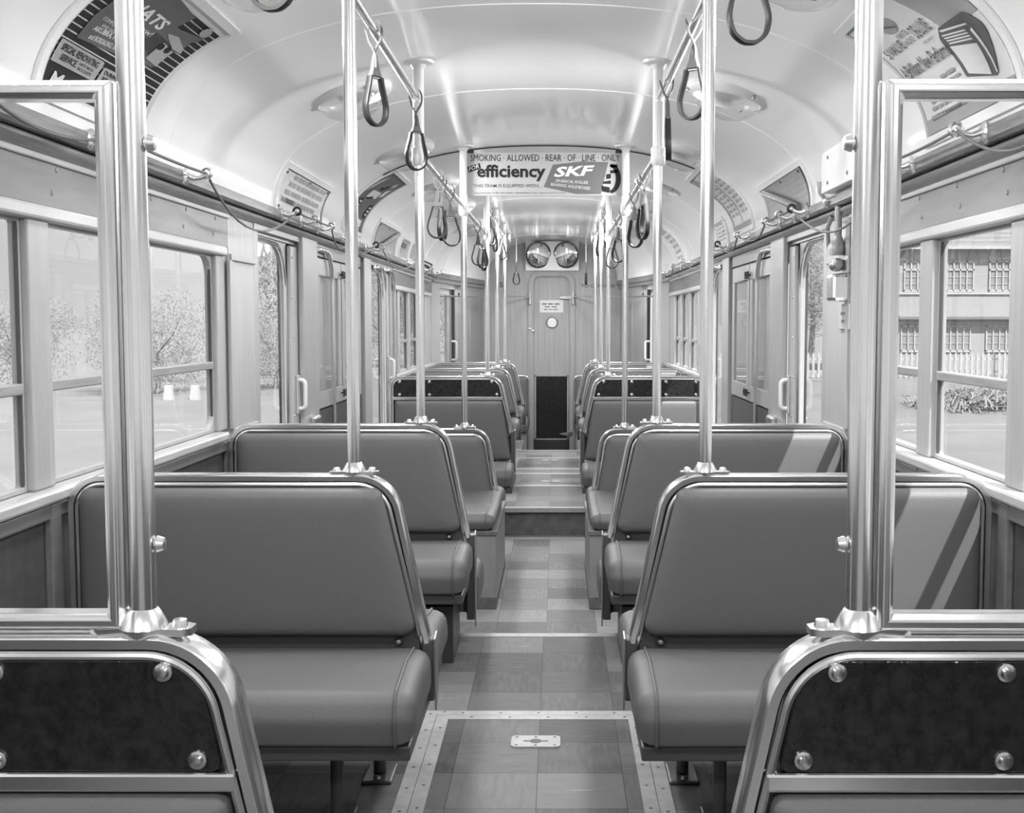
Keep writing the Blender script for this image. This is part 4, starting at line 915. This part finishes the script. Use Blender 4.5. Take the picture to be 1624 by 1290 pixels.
# -- timetable card, right
t, FN, _ = card(1, 6.42, 7.05, .05, .485, 'tall pale list of fares on the right ceiling curve near the middle', M['card'])
a = Art(); a.rect(-7.05, -6.42, .05, .085); a.rect(-7.05, -6.93, .43, .485); a.build('grey_print', M['inkpale'], t, FN, H1, CUT)
a = Art()
for k in range(8):
    z = .36-.032*k
    for x0 in (-7.0, -6.86, -6.65, -6.52): a.rect(x0, x0+.10, z, z+.018)
a.build('lettering', M['inkpale'], t, FN, H1, CUT)
a = Art(); a.rect(-6.72, -6.71, .09, .40); a.rect(-7.045, -7.035, .09, .43); a.rect(-6.43, -6.42, .05, .485); a.build('rules', M['ink'], t, FN, H2, CUT)
# -- further cards
def small(side, Y0, Y1, s0, s1, lab, mat, ink, rows, cols, seed):
    t, FN, _ = card(side, Y0, Y1, s0, s1, lab, mat); sg = 1 if side < 0 else -1
    u0, u1 = (Y0, Y1) if side < 0 else (-Y1, -Y0); a = Art()
    for k in range(rows):
        z = s1-(s1-s0)*(k+.8)/(rows+.6); a.words(u0+(u1-u0)*.12, u1-(u1-u0)*.12, z, z+(s1-s0)*.45/(rows+.6), cols, seed+k)
    a.build('lettering', ink, t, FN, H1, CUT); return t
small(1, 7.35, 7.78, .02, .16, 'small pale notice below the fare list on the right ceiling curve', M['card'], M['inkpale'], 5, 3, 50)
small(1, 9.85, 10.4, .02, .37, 'farthest pale printed card on the right ceiling curve', M['card'], M['inkpale'], 6, 2, 60)
small(-1, 9.55, 10.2, .03, .16, 'far grey card on the left ceiling curve above the far windows', M['greypanel'], M['inkpale'], 3, 3, 70)
small(-1, 10.4, 11.3, .01, .07, 'narrow dark lettered strip on the left cornice above far windows', M['ink'], M['card'], 1, 4, 80)
small(-1, 8.95, 9.4, .02, .16, 'small grey panel on the left ceiling curve past the open gear panel', M['greypanel'], M['inkmid'], 1, 1, 90)
# -- open gear panels above the doorways
for side, Y0, Y1, lab in ((1, 4.95, 5.93, 'grey door gear panel with a slanting rod over the right doorway'), (-1, 7.7, 8.68, 'grey door gear panel with a slanting rod over the far left doorway')):
    t, FN, strip = card(side, Y0, Y1, .004, .186, lab, M['greypanel'], True, 'door_gear_panel')
    u0, u1 = (Y0, Y1) if side < 0 else (-Y1, -Y0)
    b = MB(); b.tube([cove_pt(side, Y1-.12, .165, .02), cove_pt(side, Y0+.22, .02, .02)], .016, 10); b.build('rod', M['mould'], t)
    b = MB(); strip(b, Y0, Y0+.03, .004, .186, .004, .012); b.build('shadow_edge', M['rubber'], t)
    a = Art()
    for u, v in ((.1, .02), (.1, .17), (.5, .17), (.9, .17), (.9, .02)): a.poly(arc(u0+(u1-u0)*u, v, .014, 0, 345, 10, .007))
    a.build('screws', M['ink'], t, FN, H1)
# boxed housing on the right ceiling curve
t = thing('gear_housing', 'cream boxed housing on the right ceiling curve above the bell lever', 'housing', (1.11, 4.2, 1.71))
b = MB(); pl = [(1.112, 1.71), (1.112, 1.862), (1.06, 1.93), (1.16, 1.93), (1.19, 1.71)]
bk = [cove(q_)[0:2] for q_ in (.012, .05, .09, .13, .16, .18)]; b.prism([(1.095, 1.709), (1.095, 1.845)]+[(x-.003, z-.003) for x, z in reversed(bk)], lambda x, z, d: Vector((x, d, z)), 3.74, 4.56); b.build('housing_box', M['ceiling'], t, bev=.004)
b = MB()
for yy in (3.85, 4.15, 4.45):
    for zz in (1.74, 1.835): b.lathe([(0, .005), (.006, .004), (.008, 0)], 10, Matrix.Translation((1.095, yy, zz)) @ Matrix.Rotation(-PI/2, 4, 'Y'))
b.build('screws', M['mould'], t)
# lettering on the bulkhead
t = thing('painted_lettering', 'painted words about carrying on the end wall right of the door', 'lettering', (.6, yB-.001, 1.63))
EF = lambda u, v, h: Vector((u, yB-h, v))
a = Art(); a.text('TO CARRY 50', .36, .765, 1.628, 1.668, bold=.005); a.build('words', M['ink'], t, EF, .0012)
t = thing('painted_lettering', 'painted figure on the end wall left of the door', 'lettering', (-.57, yB-.001, 1.63))
a = Art(); a.text('5', -.635, -.59, 1.63, 1.69, bold=.01); a.line((-.585, 1.625), (-.575, 1.70), .008); a.build('figure', M['ink'], t, EF, .0012)
t = thing('door_notice', 'small pale notice on the end door above the port hole', 'notice', (-.001, yB+.01, 1.40))
a = Art(); a.rect(-.144, .144, 1.325, 1.475); a.build('paper', M['card'], t, EF, -.0105)
a = Art(); a.words(-.114, .116, 1.42, 1.436, 3, 5); a.words(-.084, .086, 1.388, 1.400, 2, 6); a.words(-.094, .096, 1.356, 1.366, 3, 7); a.build('lettering', M['inkmid'], t, EF, -.0095)
# convex mirrors and their board
t = thing('mirror_board', 'cream square board above the end door carrying two round mirrors', 'board', (.009, yB-.04, 1.84))
b = MB(); b.box(-.315, .333, yB-.045, yB-.001, 1.83, 2.185); b.build('board', M['ceiling'], t, bev=.004)
for cx, tl, lab in ((-.156, 1, 'left round driver mirror above the end door'), (.174, -1, 'right round driver mirror above the end door')):
    t = thing('round_mirror', lab, 'mirror', (cx, yB-.05, 2.019), 'round mirrors above the end door')
    mt = Matrix.Translation((cx, yB-.085, 2.019)) @ Matrix.Rotation(tl*.30, 4, 'Z') @ Matrix.Rotation(PI/2+.12, 4, 'X')
    mt = mt @ Matrix.Scale(1.08, 4); b = MB(); b.lathe([(.0, .030), (.05, .0265), (.09, .019), (.12, .009), (.14, -.001)], 40, mt); b.build('mirror_glass', M['mirror'], t)
    b = MB(); b.lathe([(.139, .004), (.147, .002), (.149, -.006), (.14, -.014), (.0, -.018)], 40, mt); b.build('mirror_rim', M['rubber'], t)
    b = MB(); b.tube([(cx+tl*.04, yB-.05, 2.13), (cx+tl*.04, yB-.10, 2.165), (cx+tl*.035, yB-.115, 2.12)], .012, 8); b.tube([(cx, yB-.08, 2.019), (cx, yB-.044, 2.019)], .03, 10); b.build('mirror_arm', M['steel'], t)

# ================================================================== CUPBOARDS in the middle wall sections
for s, nm in ((-1, 'left'), (1, 'right')):
    t = thing('wall_cupboard', 'pale wood cupboard with two glazed doors in the %s wall between doorways' % nm, 'cupboard', (s*1.2, 6.8, .74), 'wall cupboards')
    def bx(b, x0, x1, y0, y1, z0, z1): b.box(min(s*x0, s*x1), max(s*x0, s*x1), y0, y1, z0, z1)
    b = MB(); bx(b, 1.21, 1.30, 6.05, 7.49, .742, 1.558); b.build('carcase', M['endply'], t)
    for (a, c) in ((6.08, 6.80), (6.82, 7.47)):
        d = MB(); fn = lambda y, z, dd: Vector((s*dd, y, z))
        w = .085; i = .02
        for z0, z1 in ((.75, .84), (1.46, 1.55)): bx(d, 1.192, 1.2095, a, c, z0, z1)
        for y0, y1 in ((a, a+w), (c-w, c)): bx(d, 1.192, 1.2095, y0, y1, .84, 1.46)
        dr = d.build('door', M['post'], t, bev=.003)
        g = MB(); bx(g, 1.200, 1.204, a+w, c-w, .84, 1.46); g.build('door_glass', M['screen'], dr)
        g = MB(); bx(g, 1.2065, 1.2095, a+w, c-w, .84, 1.46); g.build('back_sheet', M['inkpale'], dr)
        yk = c-.03 if a < 6.5 else a+.03
        k = MB()
        for zz in (.80, 1.485):
            k.tube([(s*1.192, yk, zz), (s*1.172, yk, zz)], .006, 8); k.tube([(s*1.175, yk-.018, zz-.018), (s*1.172, yk, zz), (s*1.175, yk-.018, zz+.018)], .005, 8); k.tube([(s*1.175, yk+.018, zz-.018), (s*1.172, yk, zz), (s*1.175, yk+.018, zz+.018)], .005, 8)
        k.build('butterfly_latch', M['kick'], dr)
    # latch box on the doorway post
    t = thing('door_latch_box', 'small chrome latch box low on the %s doorway post' % nm, 'latch', (s*1.16, 5.86, .63), 'door latch boxes')
    b = MB(); bx(b, 1.135, 1.1695, 5.80, 5.92, .60, .74); b.build('case', M['chrome'], t, bev=.012)
    b = MB(); b.tube([(s*1.135, 5.86, .66), (s*1.115, 5.86, .66)], .012, 10); b.build('button', M['white'], t)

# ================================================================== BELL CORD and its horn brackets
def bracket(s, Y, label, ring=True, hole=False):
    t = thing('cord_bracket', label, 'bracket', (s*1.14, Y, 1.685), 'bell cord brackets')
    d = Matrix.Translation((s*1.137, Y, 1.685)) @ Matrix.Rotation(-s*PI/2*.999, 4, 'Y')
    b = MB(); b.lathe([(.028, -.004), (.028, .004), (.02, .009), (.013, .012)], 16, d); b.build('base_flange', M['chrome'], t)
    b = MB(); b.sweep([(s*1.13, Y, 1.685), (s*1.11, Y+.006, 1.678), (s*1.092, Y+.016, 1.683), (s*1.075, Y+.03, 1.697)], [(.011*math.cos(k*PI/5), .011*math.sin(k*PI/5)) for k in range(10)], scale=[1.2, .8, .75, .9]); b.build('horn', M['chrome'], t)
    b = MB(); b.tube([(s*1.075+.016*math.cos(2*PI*k/16), Y+.03, 1.699+.016*math.sin(2*PI*k/16)) for k in range(16)], .0055, 8, True)
    b.build('eye_ring', M['rubber'] if hole else M['chrome'], t)
    return Vector((s*1.075, Y+.03, 1.697))
BR = {-1: [(1.6, 0), (2.25, 0), (3.04, 0), (3.80, 0), (5.12, 1), (5.5, 0), (5.9, 0), (6.55, 0), (7.35, 1), (7.6, 0), (9.4, 0), (10.6, 0), (11.5, 0)],
      1: [(1.5, 0), (2.2, 0), (2.94, 0), (3.53, 0), (5.0, 1), (5.28, 0), (5.62, 0), (6.5, 0), (7.3, 1), (7.6, 0), (9.3, 0), (10.1, 0), (11.3, 0)]}
SAG = {3.80: .13, 5.9: .09, 3.53: .15, 5.62: .06, 6.55: .07, 6.5: .07, 7.6: .10, 2.25: .05, 2.2: .1, 9.4: .09, 10.6: .1, 10.1: .1}
for s, nm in ((-1, 'left'), (1, 'right')):
    pts = []; ys = BR[s]
    for i, (y, h) in enumerate(ys):
        nb = ('above the windows' if y < 4.6 else 'above the doorways' if y < 9 else 'above the far windows')
        p = bracket(s, y, 'bright horn bracket on the %s cornice %s, number %s along' % (nm, nb, ['one', 'two', 'three', 'four', 'five', 'six', 'seven', 'eight', 'nine', 'ten', 'eleven', 'twelve', 'thirteen'][i]), True, bool(h))
        pts.append((p, SAG.get(y, .006)))
    b = MB(); path = []
    for i in range(len(pts)-1):
        (p, sg), (r, _) = pts[i], pts[i+1]
        for k in range(12):
            f = k/12; path.append(p.lerp(r, f)-Vector((0, 0, sg*4*f*(1-f)))+Vector((s*.02*4*f*(1-f) if sg > .04 else 0, 0, 0)))
    path.append(pts[-1][0]); b.tube(path, .0045, 7)
    t = b.build('bell_cord', M['cord']); tag(t, 'slack grey bell cord looping along the %s cornice' % nm, 'cord', 'bell cords')

# ================================================================== BELL LEVER and plate on the right wall panel
t = thing('emergency_valve', 'cast metal lever valve with round knob and chrome box on right panel', 'valve', (1.17, 4.55, 1.35))
yy = 4.50
b = MB(); b.box(1.172, 1.1895, yy-.07, yy+.07, 1.40, 1.60); b.build('back_plate', M['mould'], t, bev=.004)
b = MB(); b.tube([(1.150, yy, 1.655), (1.150, yy, 1.53)], .014, 12); b.tube([(1.15, yy, 1.54), (1.145, yy, 1.50), (1.145, yy, 1.47)], .034, 14, scale=[.5, 1., .8]); b.build('supply_pipe', M['mould'], t)
b = MB(); b.lathe([(.026, 0), (.026, .03), (.022, .036), (.017, .038), (.015, .046), (.0, .049)], 20, Matrix.Translation((1.142, yy, 1.432)) @ Matrix.Rotation(PI/2, 4, 'X')); b.tube([(1.142, yy, 1.432), (1.18, yy, 1.432)], .02, 12); b.build('knob', M['steel'], t)
b = MB(); b.tube([(1.13, yy+.02, 1.62), (1.12, yy+.05, 1.58), (1.128, yy+.06, 1.50)], .009, 8); b.build('lever', M['steel'], t)
b = MB(); b.box(1.118, 1.1895, yy-.05, yy+.05, 1.292, 1.398); b.build('chrome_box', M['chrome'], t, bev=.014)
t = thing('instruction_plate', 'small pale instruction plate below the lever valve on right panel', 'plate', (1.178, yy, 1.19))
b = MB(); b.box(1.180, 1.1895, yy-.10, yy+.10, 1.185, 1.283); b.build('plate', M['inkpale'], t, bev=.002)
a = Art(); PF = lambda u, v, h: Vector((1.180-h, -u, v))
a.words(-yy-.06, -yy+.06, 1.24, 1.252, 2, 1); a.words(-yy-.05, -yy+.05, 1.21, 1.222, 2, 2); a.build('lettering', M['inkmid'], t, PF, .001)
# cornice end lever
t = thing('cornice_lever', 'small pale lever on the end of the right cornice by the doorway', 'lever', (1.13, 4.55, 1.70))
b = MB(); b.tube([(1.125, 4.62, 1.695), (1.095, 4.58, 1.72), (1.09, 4.57, 1.76)], .010, 10, scale=[.8, 1., 1.25]); b.build('arm', M['white'], t)
b = MB(); b.lathe([(.028, 0), (.026, .012), (.012, .018)], 14, Matrix.Translation((1.134, 4.62, 1.69)) @ Matrix.Rotation(-PI/2, 4, 'Y')); b.build('boss', M['chrome'], t)

# ================================================================== OUTSIDE
GZ = -.85
M['ground'] = grain(mk('pale_dry_ground', .33, .9), .122, .152, .6, (1, 1, 1), 8)
M['leaf'] = mk('pale_hazy_leaves', .28, .8)  # washed-out outdoor haze is put into the leaf colour as paleness
def leafy():
    m = M['leaf']; n, l, b = nodes(m); o = [x for x in n if x.type == 'OUTPUT_MATERIAL'][0]; tr = n.new('ShaderNodeBsdfTranslucent'); tr.inputs[0].default_value = (.40, .40, .40, 1)
    mx = n.new('ShaderNodeMixShader'); mx.inputs[0].default_value = .5; l.new(b.outputs[0], mx.inputs[1]); l.new(tr.outputs[0], mx.inputs[2]); l.new(mx.outputs[0], o.inputs[0])
leafy(); M['bark'] = mk('grey_bark', .22, .8)
M['brick'] = grain(mk('pale_brickwork', .55, .85), .27, .31, 4, (1, 1, 6))
M['tile'] = mk('roof_tiles', .36, .8); M['trimw'] = mk('white_paint', .37, .6); M['pane'] = mk('house_glass', .22, .5); M['hill'] = mk('hazy_hill', .15, 1.); M['awn'] = mk('grey_awning', .15, .8); M['heap'] = mk('dry_branches', .21, .9)
def roofwave():
    n, l, b = nodes(M['tile']); t = n.new('ShaderNodeTexCoord'); w = n.new('ShaderNodeTexWave'); w.inputs['Scale'].default_value = 1.6; w.bands_direction = 'Z'
    r = n.new('ShaderNodeMapRange'); r.inputs['To Min'].default_value = .105; r.inputs['To Max'].default_value = .145
    l.new(t.outputs['Object'], w.inputs[0]); l.new(w.outputs['Fac'], r.inputs[0]); l.new(r.outputs[0], b.inputs['Base Color'])
roofwave()
b = MB(); n = 24
b.add([(-400+800*i/n, -200+800*j/n, GZ) for i in range(n+1) for j in range(n+1)], [(i*(n+1)+j, (i+1)*(n+1)+j, (i+1)*(n+1)+j+1, i*(n+1)+j+1) for i in range(n) for j in range(n)])
o = b.build('ground', M['ground']); o['kind'] = 'structure'
def tree(x, y, h, w, seed, label, trunk=True, low=.15):
    r = random.Random(seed); t = thing('bushy_tree', label, 'tree', (x, y, GZ), 'trees outside the left windows')
    b = MB(); b.tube([(x, y, GZ-.1), (x+.1, y, GZ+h*.35), (x-.05, y+.1, GZ+h*.7)], .10*h/4, 8, scale=[1.2, .8, .35])
    for k in range(7):
        a = r.uniform(0, 6.28); z0 = GZ+h*r.uniform(.12, .5); b.tube([(x, y, z0), (x+math.cos(a)*w*.3, y+math.sin(a)*w*.3, z0+h*.2), (x+math.cos(a)*w*.45, y+math.sin(a)*w*.45, z0+h*.38)], .04*h/4, 6, scale=[1., .7, .3])
    b.build('trunk', M['bark'], t)
    cl = [(r.gauss(0, .33)*w*.8, r.gauss(0, .33)*w*.8, h*r.uniform(low, .92), r.uniform(.16, .30)*w) for _ in range(26)]
    b = MB()
    for _ in range(8000):
        cx, cy, cz, cr = r.choice(cl); d = Vector((r.gauss(0, 1), r.gauss(0, 1), r.gauss(0, 1))).normalized()*cr*r.uniform(.6, 1.05)
        c = Vector((x+cx, y+cy, GZ+cz*.95))+d*Vector((1, 1, .8)).length/1.6
        u = Vector((r.gauss(0, 1), r.gauss(0, 1), r.gauss(0, 1))).normalized()*.042*(h/3)**.5; v = u.orthogonal().normalized()*.019*(h/3)**.5
        b.add([c-u, c-v, c+u, c+v], [(0, 1, 2, 3)])
    b.build('leaves', M['leaf'], t)
TR = [(-16.2, 35, 2.8, 3.0, 'rounded tree through the first left window, tallest there'), (-14.4, 40, 2.6, 3.2, 'bushy tree beside the pole through the left window'), (-11.4, 33.2, 2.8, 3.2, 'dense bush behind the two white posts, left window'), (-8.7, 36, 2.6, 2.8, 'twiggy tree behind the right hand white post, left window'),
      (-9.6, 44, 7.2, 3.6, 'tall leafy tree filling the left doorway'), (-6.5, 52, 8., 3.6, 'second tall leafy tree in the left doorway'), (-21.2, 34, 2.5, 3., 'low tree at the extreme left edge'), (-9., 60, 6, 4, 'distant tree through the far left windows'), (-7., 75, 7, 5, 'most distant tree through the far left windows')]
for i, (x, y, h, w, lab) in enumerate(TR): tree(x, y, h, w, 100+i, lab)
for x, y, lab in ((-10.2, 30.6, 'left of the two white marker posts'), (-9.5, 30.6, 'right of the two white marker posts')):
    t = thing('marker_post', lab+' outside the left window', 'post', (x, y, GZ), 'white marker posts')
    b = MB(); b.rings([[(x-w, y-w, z), (x+w, y-w, z), (x+w, y+w, z), (x-w, y+w, z)] for w, z in ((.12, GZ-.05), (.085, GZ+.36), (.07, GZ+.38))], smooth=False); b.build('post', M['trimw'], t)
# hill far behind on the left
b = MB(); n = 30; m_ = 8; pts = []
for i in range(n+1):
    f = i/n; x = -420+420*f; hgt = 62*math.exp(-((f-.60)/.16)**2)+30*math.exp(-((f-.25)/.2)**2)+6
    for j in range(m_+1):
        g = j/m_; pts.append((x, 330+90*g, GZ+hgt*math.sin(PI*g)*(1+.06*math.sin(9*f+7*g))))
b.add(pts, [(i*(m_+1)+j, (i+1)*(m_+1)+j, (i+1)*(m_+1)+j+1, i*(m_+1)+j+1) for i in range(n) for j in range(m_)], True)
tag(b.build('hill', M['hill']), 'pale hazy hill on the left horizon', 'hill')
# two-storey brick house behind the right windows
hx0, hx1, hy = 13.2, 30.0, 45.0
t = thing('brick_house', 'pale two storey brick house with tiled roof behind the right windows', 'house', ((hx0+hx1)/2, hy, GZ))
eave = 4.08
b = MB(); b.box(hx0, hx1, hy, hy+9, GZ, eave); b.build('wall', M['brick'], t)
b = MB(); ov = .30
b.rings([[(hx0-ov, hy-ov, eave), (hx1+ov, hy-ov, eave), (hx1+ov, hy+9.5, eave), (hx0-ov, hy+9.5, eave)], [(hx0+3, hy+4.4, eave+2.9), (hx1-3, hy+4.4, eave+2.9), (hx1-3, hy+4.6, eave+2.9), (hx0+3, hy+4.6, eave+2.9)]], smooth=False); b.build('roof', M['tile'], t)
b = MB(); b.box(hx0-ov, hx1+ov, hy-ov-.04, hy-ov+.02, eave-.10, eave+.02); b.build('gutter', M['trimw'], t)
b = MB(); b.box(hx0, hx1, hy-.05, hy, 2.26, 2.34); b.build('string_course', M['trimw'], t)
b = MB(); b.rings([[(hx0, hy-.30, 1.40), (hx1, hy-.30, 1.40), (hx1, hy, 1.60), (hx0, hy, 1.60)], [(hx0, hy-.30, 1.30), (hx1, hy-.30, 1.30), (hx1, hy, 1.22), (hx0, hy, 1.22)]], smooth=False); b.build('awning', M['awn'], t)
for row, (z0, z1) in enumerate(((2.38, 3.54), (.06, 1.05))):
    x = 13.42-(.0 if row == 0 else .07)
    while x < 27:
        wd = 1.06; b = MB(); fw = .05
        b.box(x, x+wd, hy-.05, hy+.02, z0-.03, z0+fw); b.box(x, x+wd, hy-.05, hy+.02, z1-fw, z1)
        zt = z1-.34 if row == 0 else z1-fw
        if row == 0: b.box(x, x+wd, hy-.05, hy+.02, zt-.03, zt+.03)
        for q_ in range(5): xx = x+(wd-fw)*q_/4; b.box(xx, xx+fw, hy-.05, hy+.02, z0, z1)
        for k in (1, 2): zz = z0+(zt-z0)*k/3; b.box(x, x+wd, hy-.03, hy+.01, zz-.012, zz+.012)
        wnd = b.build('window', M['trimw'], t)
        b = MB(); b.box(x+.03, x+wd-.03, hy-.012, hy-.004, z0+.03, z1-.03); b.build('panes', M['pane'], wnd)
        x += 1.64
t = thing('picket_fence', 'white picket fence in front of the brick house', 'fence', (16.5, 42.5, GZ))
b = MB(); x = 6.0
while x < 27:
    b.rings([[(x, 42.5, GZ-.02), (x+.09, 42.5, GZ-.02), (x+.09, 42.5, .02), (x+.045, 42.5, .10), (x, 42.5, .02)], [(x, 42.53, GZ-.02), (x+.09, 42.53, GZ-.02), (x+.09, 42.53, .02), (x+.045, 42.53, .10), (x, 42.53, .02)]], smooth=False); x += .20
b.build('pickets', M['trimw'], t)
b = MB(); b.box(6.0, 27, 42.53, 42.58, -.65, -.57); b.box(6.0, 27, 42.53, 42.58, -.2, -.12); b.build('fence_rails', M['trimw'], t)
r = random.Random(5); b = MB()
for _ in range(1300):
    f = r.random(); x = 8.7+3.0*f+r.gauss(0, .15); y = 27.5+r.gauss(0, .7); h = .42*max(.12, math.sin(PI*f))*r.random()
    a = r.uniform(0, PI); L = r.uniform(.04, .18); d = Vector((math.cos(a)*L, math.sin(a)*L, r.uniform(-.08, .12))); p = Vector((x, y, GZ+h+.03))
    b.sweep([p-d, p+d], [(-.012, -.01), (.012, -.01), (.012, .01), (-.012, .01)], caps=True, smooth=False)
tag(b.build('branch_heap', M['heap']), 'heap of cut branches and rubble on the ground outside the right window', 'rubble', None, 'stuff')
t = thing('lamp_post', 'thin pale pole in front of the brick house', 'pole', (16.9, 41.5, GZ))
b = MB(); b.tube([(16.9, 41.5, GZ), (16.9, 41.5, 2.6)], .06, 8); b.build('shaft', M['trimw'], t)
t = thing('lamp_post', 'thin pale pole seen through the right doorway', 'pole', (9.3, 40, GZ))
b = MB(); b.tube([(9.3, 40, GZ), (9.3, 40, 3.6)], .07, 8); b.build('shaft', M['trimw'], t)
t = thing('bushy_tree', 'pale tree seen through the right doorway', 'tree', (13.6, 62, GZ))
b = MB(); b.tube([(13.6, 62, GZ), (13.7, 62, 1.5), (13.6, 62.2, 4)], .16, 8, scale=[1.2, .8, .3]); b.build('trunk', M['bark'], t)
r = random.Random(77); b = MB()
for _ in range(5000):
    d = Vector((r.gauss(0, 1), r.gauss(0, 1), r.gauss(0, 1))).normalized(); c = Vector((13.6, 62, 3.4))+Vector((d.x*2.3, d.y*2.0, d.z*2.8))*r.uniform(.5, 1.05)*(1+.2*math.sin(5*d.x+7*d.z)); u = Vector((r.gauss(0, 1), r.gauss(0, 1), r.gauss(0, 1))).normalized()*.10; v = u.orthogonal().normalized()*.045
    b.add([c-u, c-v, c+u, c+v], [(0, 1, 2, 3)])
b.build('leaves', M['leaf'], t)
